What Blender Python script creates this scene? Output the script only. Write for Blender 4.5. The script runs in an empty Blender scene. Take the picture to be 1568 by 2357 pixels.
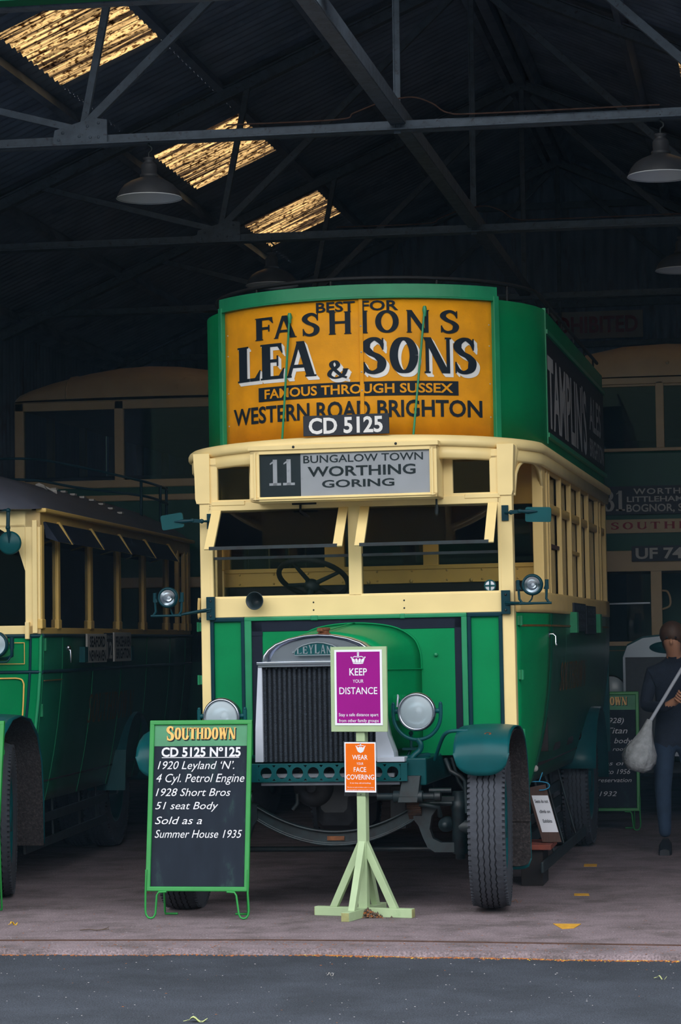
import bpy, math, random
from mathutils import Vector, Matrix
random.seed(7)
PI = math.pi; sin = math.sin; cos = math.cos; sqrt = math.sqrt
SC = bpy.context.scene; COL = SC.collection

# ------------------------------------------------------------------ camera
cam_d = bpy.data.cameras.new('camera'); cam = bpy.data.objects.new('camera', cam_d); COL.objects.link(cam)
cam_d.sensor_fit = 'VERTICAL'; cam_d.sensor_height = 36.0; cam_d.lens = 36.0*5800/2357; cam_d.clip_end = 300
yaw, pitch, roll = math.atan(998/5800), math.atan(296.5/5800), 0.013
fw = Vector((-sin(yaw)*cos(pitch), cos(yaw)*cos(pitch), sin(pitch)))
r0 = Vector((cos(yaw), sin(yaw), 0)); u0 = r0.cross(fw)
rt = r0*cos(roll) - u0*sin(roll); up = u0*cos(roll) + r0*sin(roll)
M = Matrix((rt, up, -fw)).transposed().to_4x4(); M.translation = (0, 0, 1.68)
cam.matrix_world = M; SC.camera = cam

# ------------------------------------------------------------------ sky, exposure
SC.view_settings.view_transform = 'Standard'; SC.view_settings.look = 'None'
SC.view_settings.gamma = 1; SC.view_settings.use_curve_mapping = False
SC.view_settings.exposure = 0.0
SKY = 3.6
SC.cycles.max_bounces = 8; SC.cycles.diffuse_bounces = 5; SC.cycles.glossy_bounces = 4
SC.cycles.transparent_max_bounces = 16; SC.cycles.sample_clamp_indirect = 6
SC.cycles.use_denoising = True
W = bpy.data.worlds.new('overcast_sky'); SC.world = W; W.use_nodes = True
nt = W.node_tree; nt.nodes.clear(); L = nt.links.new
def N(t, **k):
    n = nt.nodes.new(t)
    for a, b in k.items(): setattr(n, a, b)
    return n
tc = N('ShaderNodeTexCoord'); sx = N('ShaderNodeSeparateXYZ'); L(tc.outputs['Generated'], sx.inputs[0])
nz = N('ShaderNodeTexNoise'); nz.inputs['Scale'].default_value = 9; nz.inputs['Detail'].default_value = 5; L(tc.outputs['Generated'], nz.inputs['Vector'])
ad = N('ShaderNodeMath', operation='MULTIPLY_ADD'); L(nz.outputs['Fac'], ad.inputs[0]); ad.inputs[1].default_value = -.05; L(sx.outputs['Z'], ad.inputs[2])
cr = N('ShaderNodeValToRGB'); L(ad.outputs[0], cr.inputs[0])
e = cr.color_ramp.elements      # a low dark belt of trees round the yard, bright cloud above
e[0].position = 0.0; e[0].color = (.012, .022, .014, 1)
e[1].position = 1.0; e[1].color = (.72, .75, .80, 1)
for p, c in ((.08, (.03, .045, .03, 1)), (.16, (.42, .44, .45, 1)), (.28, (.95, .96, .98, 1)), (.60, (.92, .94, .98, 1))):
    q = e.new(p); q.color = c
bg = N('ShaderNodeBackground'); bg.inputs[1].default_value = SKY; L(cr.outputs[0], bg.inputs[0])
wo = N('ShaderNodeOutputWorld'); L(bg.outputs[0], wo.inputs[0])

# ------------------------------------------------------------------ materials
def srgb(h):
    c = [int(h[i:i+2], 16)/255 for i in (0, 2, 4)]
    return tuple(x/12.92 if x < .04045 else ((x+.055)/1.055)**2.4 for x in c)
def mat(name, col, rough=.45, var=.10, scale=6.0, metal=0.0, spec=.5, bump=0.0, bscale=40.0, dirt=None, dirt_amt=.35, dscale=3.0, coat=0.0, stretch=None, fine=None):
    m = bpy.data.materials.new(name); m.use_nodes = True; t = m.node_tree; b = t.nodes['Principled BSDF']; lk = t.links.new
    if isinstance(col, str): col = srgb(col)
    tx = t.nodes.new('ShaderNodeTexCoord'); vec = tx.outputs['Object']
    if stretch:
        mp = t.nodes.new('ShaderNodeMapping'); mp.inputs['Scale'].default_value = stretch; lk(vec, mp.inputs[0]); vec = mp.outputs[0]
    n = t.nodes.new('ShaderNodeTexNoise'); n.inputs['Scale'].default_value = scale; n.inputs['Detail'].default_value = 6; lk(vec, n.inputs['Vector'])
    r = t.nodes.new('ShaderNodeValToRGB'); lk(n.outputs['Fac'], r.inputs[0])
    r.color_ramp.elements[0].position = .3; r.color_ramp.elements[1].position = .7
    r.color_ramp.elements[0].color = (*[c*(1-var) for c in col], 1); r.color_ramp.elements[1].color = (*[min(1, c*(1+var)) for c in col], 1)
    out = r.outputs[0]
    if dirt is not None:
        if isinstance(dirt, str): dirt = srgb(dirt)
        d = t.nodes.new('ShaderNodeTexNoise'); d.inputs['Scale'].default_value = dscale; d.inputs['Detail'].default_value = 9; d.inputs['Roughness'].default_value = .72
        lk(vec, d.inputs['Vector'])
        dr = t.nodes.new('ShaderNodeValToRGB'); dr.color_ramp.elements[0].position = 1-dirt_amt-.08; dr.color_ramp.elements[1].position = 1-dirt_amt+.08
        lk(d.outputs['Fac'], dr.inputs[0])
        mx = t.nodes.new('ShaderNodeMix'); mx.data_type = 'RGBA'; lk(dr.outputs[0], mx.inputs[0]); lk(out, mx.inputs[6]); mx.inputs[7].default_value = (*dirt, 1); out = mx.outputs[2]
    if fine:                                 # grain of the aggregate
        fn = t.nodes.new('ShaderNodeTexNoise'); fn.inputs['Scale'].default_value = fine[0]; fn.inputs['Detail'].default_value = 2; lk(tx.outputs['Object'], fn.inputs['Vector'])
        fr_ = t.nodes.new('ShaderNodeValToRGB'); fr_.color_ramp.elements[0].position = .34; fr_.color_ramp.elements[1].position = .70
        fr_.color_ramp.elements[0].color = (*[1-fine[1]]*3, 1); fr_.color_ramp.elements[1].color = (*[1+fine[1]*1.6]*3, 1); lk(fn.outputs['Fac'], fr_.inputs[0])
        fm = t.nodes.new('ShaderNodeMix'); fm.data_type = 'RGBA'; fm.blend_type = 'MULTIPLY'; fm.inputs[0].default_value = 1; lk(out, fm.inputs[6]); lk(fr_.outputs[0], fm.inputs[7]); out = fm.outputs[2]
    lk(out, b.inputs['Base Color'])
    b.inputs['Roughness'].default_value = rough; b.inputs['Metallic'].default_value = metal; b.inputs['Specular IOR Level'].default_value = spec
    b.inputs['Coat Weight'].default_value = coat
    if bump:
        bn = t.nodes.new('ShaderNodeTexNoise'); bn.inputs['Scale'].default_value = bscale; bn.inputs['Detail'].default_value = 4; lk(tx.outputs['Object'], bn.inputs['Vector'])
        bp = t.nodes.new('ShaderNodeBump'); bp.inputs['Strength'].default_value = bump; bp.inputs['Distance'].default_value = .01
        lk(bn.outputs['Fac'], bp.inputs['Height']); lk(bp.outputs[0], b.inputs['Normal'])
    return m
def glass(name, tint=(.55, .62, .62), refl=1.0, rough=0.03):
    m = bpy.data.materials.new(name); m.use_nodes = True; t = m.node_tree; t.nodes.clear(); lk = t.links.new
    o = t.nodes.new('ShaderNodeOutputMaterial'); mx = t.nodes.new('ShaderNodeMixShader')
    tr = t.nodes.new('ShaderNodeBsdfTransparent'); tr.inputs[0].default_value = (*tint, 1)
    g = t.nodes.new('ShaderNodeBsdfGlossy'); g.inputs['Roughness'].default_value = rough; g.inputs[0].default_value = (refl, refl, refl, 1)
    f = t.nodes.new('ShaderNodeFresnel'); f.inputs[0].default_value = 1.5
    lk(f.outputs[0], mx.inputs[0]); lk(tr.outputs[0], mx.inputs[1]); lk(g.outputs[0], mx.inputs[2]); lk(mx.outputs[0], o.inputs[0])
    return m
MT = {}
def D(n, *a, **k): MT[n] = mat(n, *a, **k)
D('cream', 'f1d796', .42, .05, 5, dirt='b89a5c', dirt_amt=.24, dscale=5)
D('cream_half_shade', 'e6c47c', .45, .06, 5, dirt='a5803f', dirt_amt=.28, dscale=5)  # cream deepened to put the shade of the bus side into the colour
D('ochre', 'ecbc58', .5, .06, 6)
D('cream_back_shade', 'a8906a', .5, .08, 5, dirt='7d6548', dirt_amt=.3, dscale=3)  # cream darkened so the back buses look deep in shade
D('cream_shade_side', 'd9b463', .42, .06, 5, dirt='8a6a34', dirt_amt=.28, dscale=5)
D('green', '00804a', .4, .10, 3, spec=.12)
D('green_rail', '1c8558', .35, .12, 6, dirt='9fd0b4', dirt_amt=.22, dscale=14)
D('dark_green', '06484c', .36, .14, 6, spec=.22, dirt='3a5560', dirt_amt=.25, dscale=8)
D('mould', '04313a', .34, .1, 6, spec=.2)
D('green_shaded', '034632', .34, .12, 3, spec=.25)  # green darkened for the light falloff along bus sides and at the back
D('black_band', '0e1829', .6, .12, 8, spec=.2)
D('ad_yellow', 'e2970f', .55, .10, 9, bump=.08, bscale=90, dirt='cc8212', dirt_amt=.30, dscale=20, spec=.2)
D('ad_dark', '161317', .55, .2, 4)
D('ink', '18222b', .6, .12, 10, spec=.15)
D('white_paint', 'e6e4e0', .5, .04, 8)
D('plate_black', '111a26', .6, .1, 8)
D('blind_white', 'dcdde4', .6, .06, 7, dirt='8f939c', dirt_amt=.28, dscale=6)
D('blind_black', '20303a', .6, .1, 8)
D('gold', 'e5b25c', .4, .1, 20)
D('gold_dull', '6a4d1e', .5, .2, 20)
D('steel', 'b0b6c2', .24, .10, 5, metal=1.0, dirt='6b7079', dirt_amt=.3, dscale=7)
D('alloy', 'bcc3cf', .5, .1, 6, metal=.35, dirt='7a6a5c', dirt_amt=.22, dscale=9)
D('rust', '6d4022', .8, .4, 20, bump=.4, bscale=60)
D('rusty_spring', '4a3226', .8, .4, 24, dirt='1b1f24', dirt_amt=.5, dscale=12)
D('core', '232a32', .5, .2, 30)
D('dark_metal', '16262b', .5, .25, 9, dirt='0b0f14', dirt_amt=.45, dscale=7)
D('black', '05070b', .7, .2, 9)
D('interior', '140d0d', .75, .2, 6)
D('crankcase', '2a2c30', .6, .3, 7, dirt='14161a', dirt_amt=.5)
D('tyre', '353941', .85, .15, 30, bump=.12, bscale=120)
D('under', '2a2626', .95, .5, 70, dirt='4a4243', dirt_amt=.42, dscale=60, bump=.5, bscale=90)
D('chrome', 'd9dde2', .15, .02, 8, metal=1.0)
D('reflector', 'c9d2d8', .22, .04, 6, metal=.9)
D('horn_grey', '1b2a2e', .45, .1, 8)
D('pale_green', 'a0b58c', .6, .08, 8, dirt='8aa579', dirt_amt=.32, dscale=7)
D('pale_green_end', '8f8f5e', .8, .2, 20)
D('purple', '93107f', .5, .05, 6, spec=.15)
D('orange', 'e0660a', .45, .06, 6, spec=.15)
D('poster_white', 'e4e6ee', .45, .02, 6)
D('board_green', '20873a', .42, .10, 8, dirt='6fbf7c', dirt_amt=.2, dscale=18)
D('board_head', '488a63', .6, .12, 7)
D('slate', '1d2530', .7, .16, 5, dirt='2c4442', dirt_amt=.36, dscale=5, stretch=(2.2, 1, .7), spec=.15)
D('chalk', 'd9d9de', .8, .05, 30)
D('roof_canvas', '3c3f4a', .55, .18, 5, dirt='565a68', dirt_amt=.3, dscale=7, stretch=(1, .3, 1))
D('roof_dark', '7b8ba2', .85, .22, 2.2, dirt='5c6b82', dirt_amt=.4, dscale=1.3)
D('girder', '5d6975', .7, .2, 12, dirt='38261f', dirt_amt=.36, dscale=26)
D('girder_green', '00754f', .5, .1, 6)
D('wall_iron', '7486a0', .85, .22, 3, dirt='65565a', dirt_amt=.38, dscale=2, stretch=(3, 1, .5))
D('lamp_outer', '3a3b3e', .5, .15, 9)
D('lamp_inner', 'd4d8da', .5, .04, 6)
D('sign_white', 'a8a5a0', .7, .1, 5)
D('sign_red', '8a1f28', .6, .1, 12)
D('floor', '73666a', .9, .16, 5, bump=.35, bscale=70, dirt='564c4d', dirt_amt=.45, dscale=2.2, fine=(95, .30))
D('asphalt', '343941', .9, .18, 3, bump=.6, bscale=150, spec=.25, dirt='2c3138', dirt_amt=.45, dscale=1.4, fine=(130, .42))
D('paint_yellow', 'c4912a', .8, .2, 25, dirt='75686a', dirt_amt=.3, dscale=22)
D('rail_rust', '4b352c', .85, .3, 20)
D('leaf_yellow', 'd6a821', .7, .2, 30)
D('leaf_pale', 'b6bf80', .7, .2, 30)
D('leaf_brown', '8d5226', .8, .3, 40)
D('twig', '54463c', .85, .2, 30)
D('stone', '9d9a9c', .9, .2, 30)
D('skin', 'b98465', .55, .06, 8)
D('hair', '4a3424', .6, .25, 40, stretch=(1, 1, .2))
D('jumper', '1c2434', .9, .15, 20, bump=.3, bscale=120)
D('jeans', '24374f', .85, .2, 14, bump=.2, bscale=150)
D('shoe', '1a1c22', .55, .1, 10)
D('mop', 'a9adb0', .95, .2, 25, bump=.7, bscale=60)
D('pole_white', 'b9c0ca', .4, .06, 8)
D('badge_grey', '76848a', .5, .1, 20)
D('brown_wood', '4d372f', .75, .2, 10, stretch=(6, 6, 1))
D('red_plank', '7d3b2a', .75, .2, 12)
D('string', '2a8fb8', .7, .1, 20)
D('grey_text', '4b4f58', .6, .1, 20)
MT['glass'] = glass('window_glass', (.86, .89, .88), .75)
MT['glass_dark'] = glass('dark_window_glass', (.55, .60, .60), .8)
MT['lens'] = glass('lamp_lens', (.80, .85, .87), 1.0, .12)
MT['clear'] = glass('clear_pane', (.96, .97, .97), .6)
MT['film'] = glass('laminate_film', (.93, .93, .94), 1.0, .10)
def frosted():                              # ground glass: part scatters, part lets the reflector show
    m = bpy.data.materials.new('frosted_lens'); m.use_nodes = True; t = m.node_tree; t.nodes.clear(); lk = t.links.new
    o = t.nodes.new('ShaderNodeOutputMaterial'); mx = t.nodes.new('ShaderNodeMixShader'); m2 = t.nodes.new('ShaderNodeMixShader')
    tr = t.nodes.new('ShaderNodeBsdfTransparent'); tr.inputs[0].default_value = (.86, .93, .95, 1)
    df = t.nodes.new('ShaderNodeBsdfDiffuse'); df.inputs[0].default_value = (.62, .74, .80, 1)
    g = t.nodes.new('ShaderNodeBsdfGlossy'); g.inputs['Roughness'].default_value = .25; f = t.nodes.new('ShaderNodeFresnel'); f.inputs[0].default_value = 1.45
    mx.inputs[0].default_value = .5; lk(tr.outputs[0], mx.inputs[1]); lk(df.outputs[0], mx.inputs[2])
    lk(f.outputs[0], m2.inputs[0]); lk(mx.outputs[0], m2.inputs[1]); lk(g.outputs[0], m2.inputs[2]); lk(m2.outputs[0], o.inputs[0]); return m
MT['frosted'] = frosted()
def fins():
    m = mat('finned_tube', '343c46', .45, .2, 30); t = m.node_tree; b = t.nodes['Principled BSDF']
    tx = t.nodes.new('ShaderNodeTexCoord'); w = t.nodes.new('ShaderNodeTexWave'); w.bands_direction = 'Z'; w.inputs['Scale'].default_value = 38
    t.links.new(tx.outputs['Object'], w.inputs['Vector'])
    bp = t.nodes.new('ShaderNodeBump'); bp.inputs['Strength'].default_value = 1; bp.inputs['Distance'].default_value = .006
    t.links.new(w.outputs['Fac'], bp.inputs['Height']); t.links.new(bp.outputs[0], b.inputs['Normal'])
    return m
MT['fins'] = fins()
def skylight_mat():
    m = bpy.data.materials.new('weathered_translucent_sheet'); m.use_nodes = True; t = m.node_tree; t.nodes.clear(); lk = t.links.new
    o = t.nodes.new('ShaderNodeOutputMaterial'); tr = t.nodes.new('ShaderNodeBsdfTranslucent'); df = t.nodes.new('ShaderNodeBsdfDiffuse'); mx = t.nodes.new('ShaderNodeMixShader')
    tx = t.nodes.new('ShaderNodeTexCoord')
    def ramp(sc, st, p, c0, c1, det=6):
        mp = t.nodes.new('ShaderNodeMapping'); mp.inputs['Scale'].default_value = st; lk(tx.outputs['Object'], mp.inputs[0])
        n = t.nodes.new('ShaderNodeTexNoise'); n.inputs['Scale'].default_value = sc; n.inputs['Detail'].default_value = det; n.inputs['Roughness'].default_value = .6; lk(mp.outputs[0], n.inputs['Vector'])
        r = t.nodes.new('ShaderNodeValToRGB'); r.color_ramp.elements[0].position = p[0]; r.color_ramp.elements[1].position = p[1]
        r.color_ramp.elements[0].color = (*c0, 1); r.color_ramp.elements[1].color = (*c1, 1); lk(n.outputs['Fac'], r.inputs[0]); return r.outputs[0]
    a = ramp(4.2, (.22, 6, .22), (.45, .62), (.025, .014, .008), (.68, .41, .155), 3)      # grime lying along the corrugations
    b = ramp(22, (1, 1.3, 1), (.40, .50), (.08, .05, .03), (1, 1, 1))                   # lichen spots
    mm = t.nodes.new('ShaderNodeMix'); mm.data_type = 'RGBA'; mm.blend_type = 'MULTIPLY'; mm.inputs[0].default_value = 1; lk(a, mm.inputs[6]); lk(b, mm.inputs[7])
    lk(mm.outputs[2], tr.inputs[0]); df.inputs[0].default_value = (.08, .06, .04, 1); mx.inputs[0].default_value = .12
    lk(tr.outputs[0], mx.inputs[1]); lk(df.outputs[0], mx.inputs[2]); lk(mx.outputs[0], o.inputs[0]); return m
MT['skylight'] = skylight_mat()

# ------------------------------------------------------------------ mesh helpers
class MB:
    def __init__(s): s.v = []; s.f = []; s.m = []; s.s = []
    def add(s, vs, fs, mi=0, sm=False):
        b = len(s.v); s.v += [tuple(v) for v in vs]; s.f += [tuple(i+b for i in f) for f in fs]; s.m += [mi]*len(fs); s.s += [sm]*len(fs); return s
    def hexa(s, c, mi=0): return s.add(c, [(0,3,2,1),(4,5,6,7),(0,1,5,4),(1,2,6,5),(2,3,7,6),(3,0,4,7)], mi)
    def box(s, x0, x1, y0, y1, z0, z1, mi=0):
        return s.hexa([(x0,y0,z0),(x1,y0,z0),(x1,y1,z0),(x0,y1,z0),(x0,y0,z1),(x1,y0,z1),(x1,y1,z1),(x0,y1,z1)], mi)
    def bar(s, p, q, w, h, ref=(0,0,1), mi=0):
        p = Vector(p); q = Vector(q); d = (q-p).normalized(); r = Vector(ref)
        if abs(d.dot(r.normalized())) > .98: r = Vector((0,1,0)) if abs(d.y) < .9 else Vector((1,0,0))
        a = d.cross(r).normalized()*w/2; b = a.cross(d).normalized()*h/2
        return s.hexa([p-a-b, p+a-b, p+a+b, p-a+b, q-a-b, q+a-b, q+a+b, q-a+b], mi)
    def tube(s, pts, r, n=10, closed=False, mi=0, caps=True):
        P = [Vector(p) for p in pts]; k = len(P); R = r if isinstance(r, (list, tuple)) else [r]*k; vs = []; pa = None
        for i in range(k):
            a = P[(i-1) % k] if (closed or i > 0) else P[i]; b = P[(i+1) % k] if (closed or i < k-1) else P[i]
            d = (b-a).normalized()
            if pa is None:
                ref = Vector((0,0,1)) if abs(d.z) < .9 else Vector((1,0,0)); x = d.cross(ref).normalized()
            else:
                x = pa - d*pa.dot(d); x.normalize()
            pa = x; y = d.cross(x)
            for j in range(n): vs.append(P[i] + (x*cos(2*PI*j/n)+y*sin(2*PI*j/n))*R[i])
        fs = []
        for i in range(k if closed else k-1):
            for j in range(n): fs.append((i*n+j, i*n+(j+1) % n, ((i+1) % k)*n+(j+1) % n, ((i+1) % k)*n+j))
        s.add(vs, fs, mi, True)
        if caps and not closed: s.add(vs[:n][::-1], [tuple(range(n))], mi); s.add(vs[-n:], [tuple(range(n))], mi)
        return s
    def lathe(s, prof, o=(0,0,0), axis=(0,0,1), n=32, mi=0, sm=True, zig=None):
        ax = Vector(axis).normalized(); ref = Vector((0,0,1)) if abs(ax.z) < .9 else Vector((1,0,0)); x = ax.cross(ref).normalized(); y = ax.cross(x); o = Vector(o); vs = []
        for i, (r, t) in enumerate(prof):
            for j in range(n):
                tt = t + (zig[i]*(1 if j % 2 else -1) if zig else 0)
                vs.append(o + ax*tt + (x*cos(2*PI*j/n)+y*sin(2*PI*j/n))*max(r, 1e-5))
        fs = [(i*n+j, i*n+(j+1) % n, (i+1)*n+(j+1) % n, (i+1)*n+j) for i in range(len(prof)-1) for j in range(n)]
        return s.add(vs, fs, mi, sm)
    def grid(s, P, us, vs_, mi=0, sm=True):
        n = len(vs_); vs = [P(u, v) for u in us for v in vs_]
        fs = [(i*n+j, (i+1)*n+j, (i+1)*n+j+1, i*n+j+1) for i in range(len(us)-1) for j in range(n-1)]
        return s.add(vs, fs, mi, sm)
    def loft(s, secs, mi=0, sm=False, caps=True, closed=True):
        n = len(secs[0]); vs = [p for q in secs for p in q]; m = n if closed else n-1
        s.add(vs, [(i*n+j, i*n+(j+1) % n, (i+1)*n+(j+1) % n, (i+1)*n+j) for i in range(len(secs)-1) for j in range(m)], mi, sm)
        if caps: s.add(secs[0], [tuple(range(n))[::-1]], mi); s.add(secs[-1], [tuple(range(n))], mi)
        return s
    def poly(s, pts, mp, mi=0): return s.add([mp(*p) for p in pts], [tuple(range(len(pts)))], mi)
    def prism(s, pts, a, b, mi=0):            # pts -> a(p), b(p)
        return s.loft([[a(*p) for p in pts], [b(*p) for p in pts]], mi)
    def ball(s, c, r, n=10, mi=0, sc=(1,1,1)):
        c = Vector(c); pr = [(sin(PI*i/n), -cos(PI*i/n)) for i in range(n+1)]
        vs = [c+Vector((a*cos(2*PI*j/(2*n))*r*sc[0], a*sin(2*PI*j/(2*n))*r*sc[1], b*r*sc[2])) for a, b in [(max(a, 1e-4), b) for a, b in pr] for j in range(2*n)]
        m = 2*n
        return s.add(vs, [(i*m+j, i*m+(j+1) % m, (i+1)*m+(j+1) % m, (i+1)*m+j) for i in range(n) for j in range(m)], mi, True)
    def build(s, name, ms, parent=None, bevel=0, solid=0, label=None, off=-1, wn=False):
        me = bpy.data.meshes.new(name); me.from_pydata(s.v, [], s.f)
        for m in (ms if isinstance(ms, (list, tuple)) else [ms]): me.materials.append(MT[m])
        me.polygons.foreach_set('material_index', s.m); me.polygons.foreach_set('use_smooth', s.s); me.update()
        o = bpy.data.objects.new(name, me); COL.objects.link(o)
        if parent is not None: o.parent = parent
        if solid:
            md = o.modifiers.new('s', 'SOLIDIFY'); md.thickness = solid; md.offset = off
        if bevel:
            md = o.modifiers.new('b', 'BEVEL'); md.width = bevel; md.segments = 2; md.limit_method = 'ANGLE'; md.angle_limit = .7
        if label: o['label'] = label
        return o
def tag(o, label, cat, group=None):
    o['label'] = label; o['category'] = cat
    if group: o['group'] = group
    return o
def thing(name, label, cat, loc=(0,0,0), rot=(0,0,0), group=None):
    o = bpy.data.objects.new(name, None); COL.objects.link(o); o.location = loc; o.rotation_euler = rot; o.empty_display_size = .1
    return tag(o, label, cat, group)
def struct(o): o['kind'] = 'structure'; return o
def copy_tree(o, parent=None):
    c = o.copy(); COL.objects.link(c)
    if parent is not None: c.parent = parent
    for ch in [k for k in o.children]: copy_tree(ch, c)
    return c
def lerp(a, b, t): return a+(b-a)*t
def rng(a, b, n): return [a+(b-a)*i/(n-1) for i in range(n)]
def interp(tab, x):
    if x <= tab[0][0]: return tab[0][1]
    for (a, b), (c, d) in zip(tab, tab[1:]):
        if x <= c:
            return b+(d-b)*(x-a)/(c-a)
    return tab[-1][1]
def catmull(p, n=8, closed=False):
    P = [Vector(q) for q in p]; k = len(P); o = []
    for i in range(k if closed else k-1):
        a = P[(i-1) % k] if closed or i > 0 else P[i]*2-P[i+1]; b = P[i]; c = P[(i+1) % k]; d = P[(i+2) % k] if closed or i < k-2 else P[i+1]*2-P[i]
        for j in range(n):
            t = j/n; o.append(.5*((2*b)+(c-a)*t+(2*a-5*b+4*c-d)*t*t+(3*b-a-3*c+d)*t**3))
    if not closed: o.append(P[-1])
    return o

# ------------------------------------------------------------------ lettering
_dg = None
def glyphs(body, bold=0.0, shear=0.0, space=1.0):
    c = bpy.data.curves.new('t', 'FONT'); c.body = body; c.offset = bold; c.shear = shear; c.resolution_u = 3; c.space_character = space
    o = bpy.data.objects.new('t', c); COL.objects.link(o)
    d = bpy.context.evaluated_depsgraph_get(); d.update()
    me = o.evaluated_get(d).to_mesh(); vs = [(v.co.x, v.co.y) for v in me.vertices]; fs = [tuple(p.vertices) for p in me.polygons]
    o.evaluated_get(d).to_mesh_clear(); bpy.data.objects.remove(o); bpy.data.curves.remove(c)
    return vs, fs
CAP = max(y for x, y in glyphs('H')[0])
def text(mb, body, box, mp, mi=0, bold=0.0, shear=0.0, space=1.0):
    x0, x1, z0, z1 = box; vs, fs = glyphs(body, bold, shear, space)
    a = min(v[0] for v in vs); b = max(v[0] for v in vs); k = (x1-x0)/(b-a); s = (z1-z0)/CAP
    mb.add([mp(x0+(x-a)*k, z0+y*s) for x, y in vs], fs, mi)
def _pen(path, T, t, taper=0):
    P = [Vector((*p, 0)) if len(p) == 2 else Vector(p) for p in path]; L_, R_ = [], []
    for i, p in enumerate(P):
        d = (P[min(i+1, len(P)-1)]-P[max(i-1, 0)]).normalized(); n = Vector((-d.y, d.x, 0)); h = sqrt((n.x*T)**2+(n.y*t)**2)/2*(min(1, .22+min(i, len(P)-1-i)/taper) if taper else 1)
        L_.append(p+n*h); R_.append(p-n*h)
    return [[(a.x, a.y) for a in (L_[i], R_[i], R_[i+1], L_[i+1])] for i in range(len(P)-1)]
def _arc(cx, cy, rx, ry, a0, a1, n=18): return [(cx+rx*cos(a0+(a1-a0)*i/n), cy+ry*sin(a0+(a1-a0)*i/n)) for i in range(n+1)]
def serif_glyph(ch, T, t, so, sh):
    q = []; R = lambda x0, x1, y0, y1: q.append([(x0,y0),(x1,y0),(x1,y1),(x0,y1)])
    def ser(x, y, w): R(x-w/2-so, x+w/2+so, y, y+sh) if y < .5 else R(x-w/2-so, x+w/2+so, y-sh, y)
    def V(x, w=T, b=True, tp=True):
        R(x-w/2, x+w/2, 0, 1)
        if b: ser(x, 0, w)
        if tp: ser(x, 1, w)
    def dg(x0, x1, w, y0=0, y1=1): q.append([(x0-w/2,y0),(x0+w/2,y0),(x1+w/2,y1),(x1-w/2,y1)])
    h = T/2+so
    if ch == 'L': V(h); R(h, h+.5, 0, t); q.append([(h+.36,t),(h+.5,t),(h+.53,.3),(h+.5,.3)]); return q, h+.55
    if ch in 'EF':
        V(h); R(h, h+.46, 1-t, 1); q.append([(h+.34,1-t),(h+.46,1-t),(h+.49,.72),(h+.46,.72)]); R(h, h+.34, .47, .47+t); R(h+.31, h+.36, .36, .66)
        if ch == 'E': R(h, h+.5, 0, t); q.append([(h+.37,t),(h+.5,t),(h+.53,.3),(h+.5,.3)])
        return q, h+.55
    if ch == 'A':
        dg(so+t, .46, t*1.2); dg(.94-T/2, .5, T); R(.24, .66, .26, .26+t); ser(so+t, 0, t); ser(.94-T/2, 0, T); return q, .96+so
    if ch == 'N':
        V(h, t*1.25); V(h+.68, t*1.25, b=False); dg(h+.68-T/3, h, T); return q, h+.68+so+t
    if ch == 'H': V(h); V(h+.6); R(h, h+.6, .47, .47+t); return q, 2*h+.6
    if ch == 'I': V(h); return q, 2*h
    if ch == 'T':
        R(.02, .78, 1-t, 1); V(.40, tp=False); R(.02, .07, .70, 1); R(.73, .78, .70, 1); return q, .8
    if ch == 'D':
        V(h); q.extend(_pen([(h, 1-t/2), (h+.2, 1-t/2)]+_arc(h+.2, .5, .36, .5-t/2, PI/2, -PI/2)+[(h, t/2)], T, t)); return q, h+.56+T/2
    if ch in 'O0':
        q.extend(_pen(_arc(.42, .5, .42-T/2, .5-t/2, 0, 2*PI, 36), T, t)); return q, .84
    if ch == 'S':
        p = catmull([(.575,.70,0),(.53,.86,0),(.36,.965,0),(.17,.88,0),(.115,.73,0),(.24,.58,0),(.43,.47,0),(.545,.32,0),(.49,.12,0),(.29,.035,0),(.12,.11,0),(.055,.29,0)], 6)
        q.extend(_pen([(a.x, a.y) for a in p], T*1.0, t*1.1, 16)); R(.555, .60, .66, .985); R(.035, .08, .015, .33); return q, .66
    if ch == 'U':
        R(h-T/2, h+T/2, .3, 1); ser(h, 1, T); R(h+.6-t, h+.6, .3, 1); ser(h+.6-t/2, 1, t)
        q.extend(_pen(_arc(h+.3-t/4, .32, .3-t/4, .30, PI, 2*PI), T, t)); return q, h+.6+so
    if ch == 'W':
        for a, b, w in ((.28,.08+so,T),(.30,.54,t),(.76,.52,T),(.78,1.0,t)): dg(a, b, w)
        ser(.08+so, 1, T); ser(.54, 1, T); ser(1.0, 1, t); return q, 1.0+so+t
    if ch == 'Y':
        R(.42-T/2, .42+T/2, 0, .45); ser(.42, 0, T); dg(.42, .1+so, T, .40, 1); dg(.44, .76, t*1.2, .42, 1); ser(.1+so, 1, T*.8); ser(.76, 1, t); return q, .84
    if ch == '1':
        R(.3-T/2, .3+T/2, 0, 1); R(.02, .58, 0, sh*1.6); q.append([(.3,1),(.3,1-sh*1.6),(.06,.86-sh),(.06,.86)]); return q, .6
    if ch == '3':
        p = catmull([(.08,.80,0),(.16,.94,0),(.36,.96,0),(.50,.80,0),(.44,.62,0),(.26,.53,0),(.46,.46,0),(.56,.26,0),(.44,.06,0),(.22,.04,0),(.07,.20,0)], 5)
        q.extend(_pen([(a.x, a.y) for a in p], T, t)); return q, .64
    if ch == '&':
        p = catmull([(.88,.50,0),(.78,.22,0),(.58,.06,0),(.34,.04,0),(.15,.20,0),(.22,.42,0),(.44,.58,0),(.54,.76,0),(.42,.95,0),(.26,.86,0),(.26,.68,0),(.46,.40,0),(.70,.14,0),(.92,.04,0)], 5)
        q.extend(_pen([(a.x, a.y) for a in p], T*.8, t)); R(.74, 1.0, .48, .48+sh); return q, 1.0
    if ch == ' ': return q, .30
    return q, .4
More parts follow.
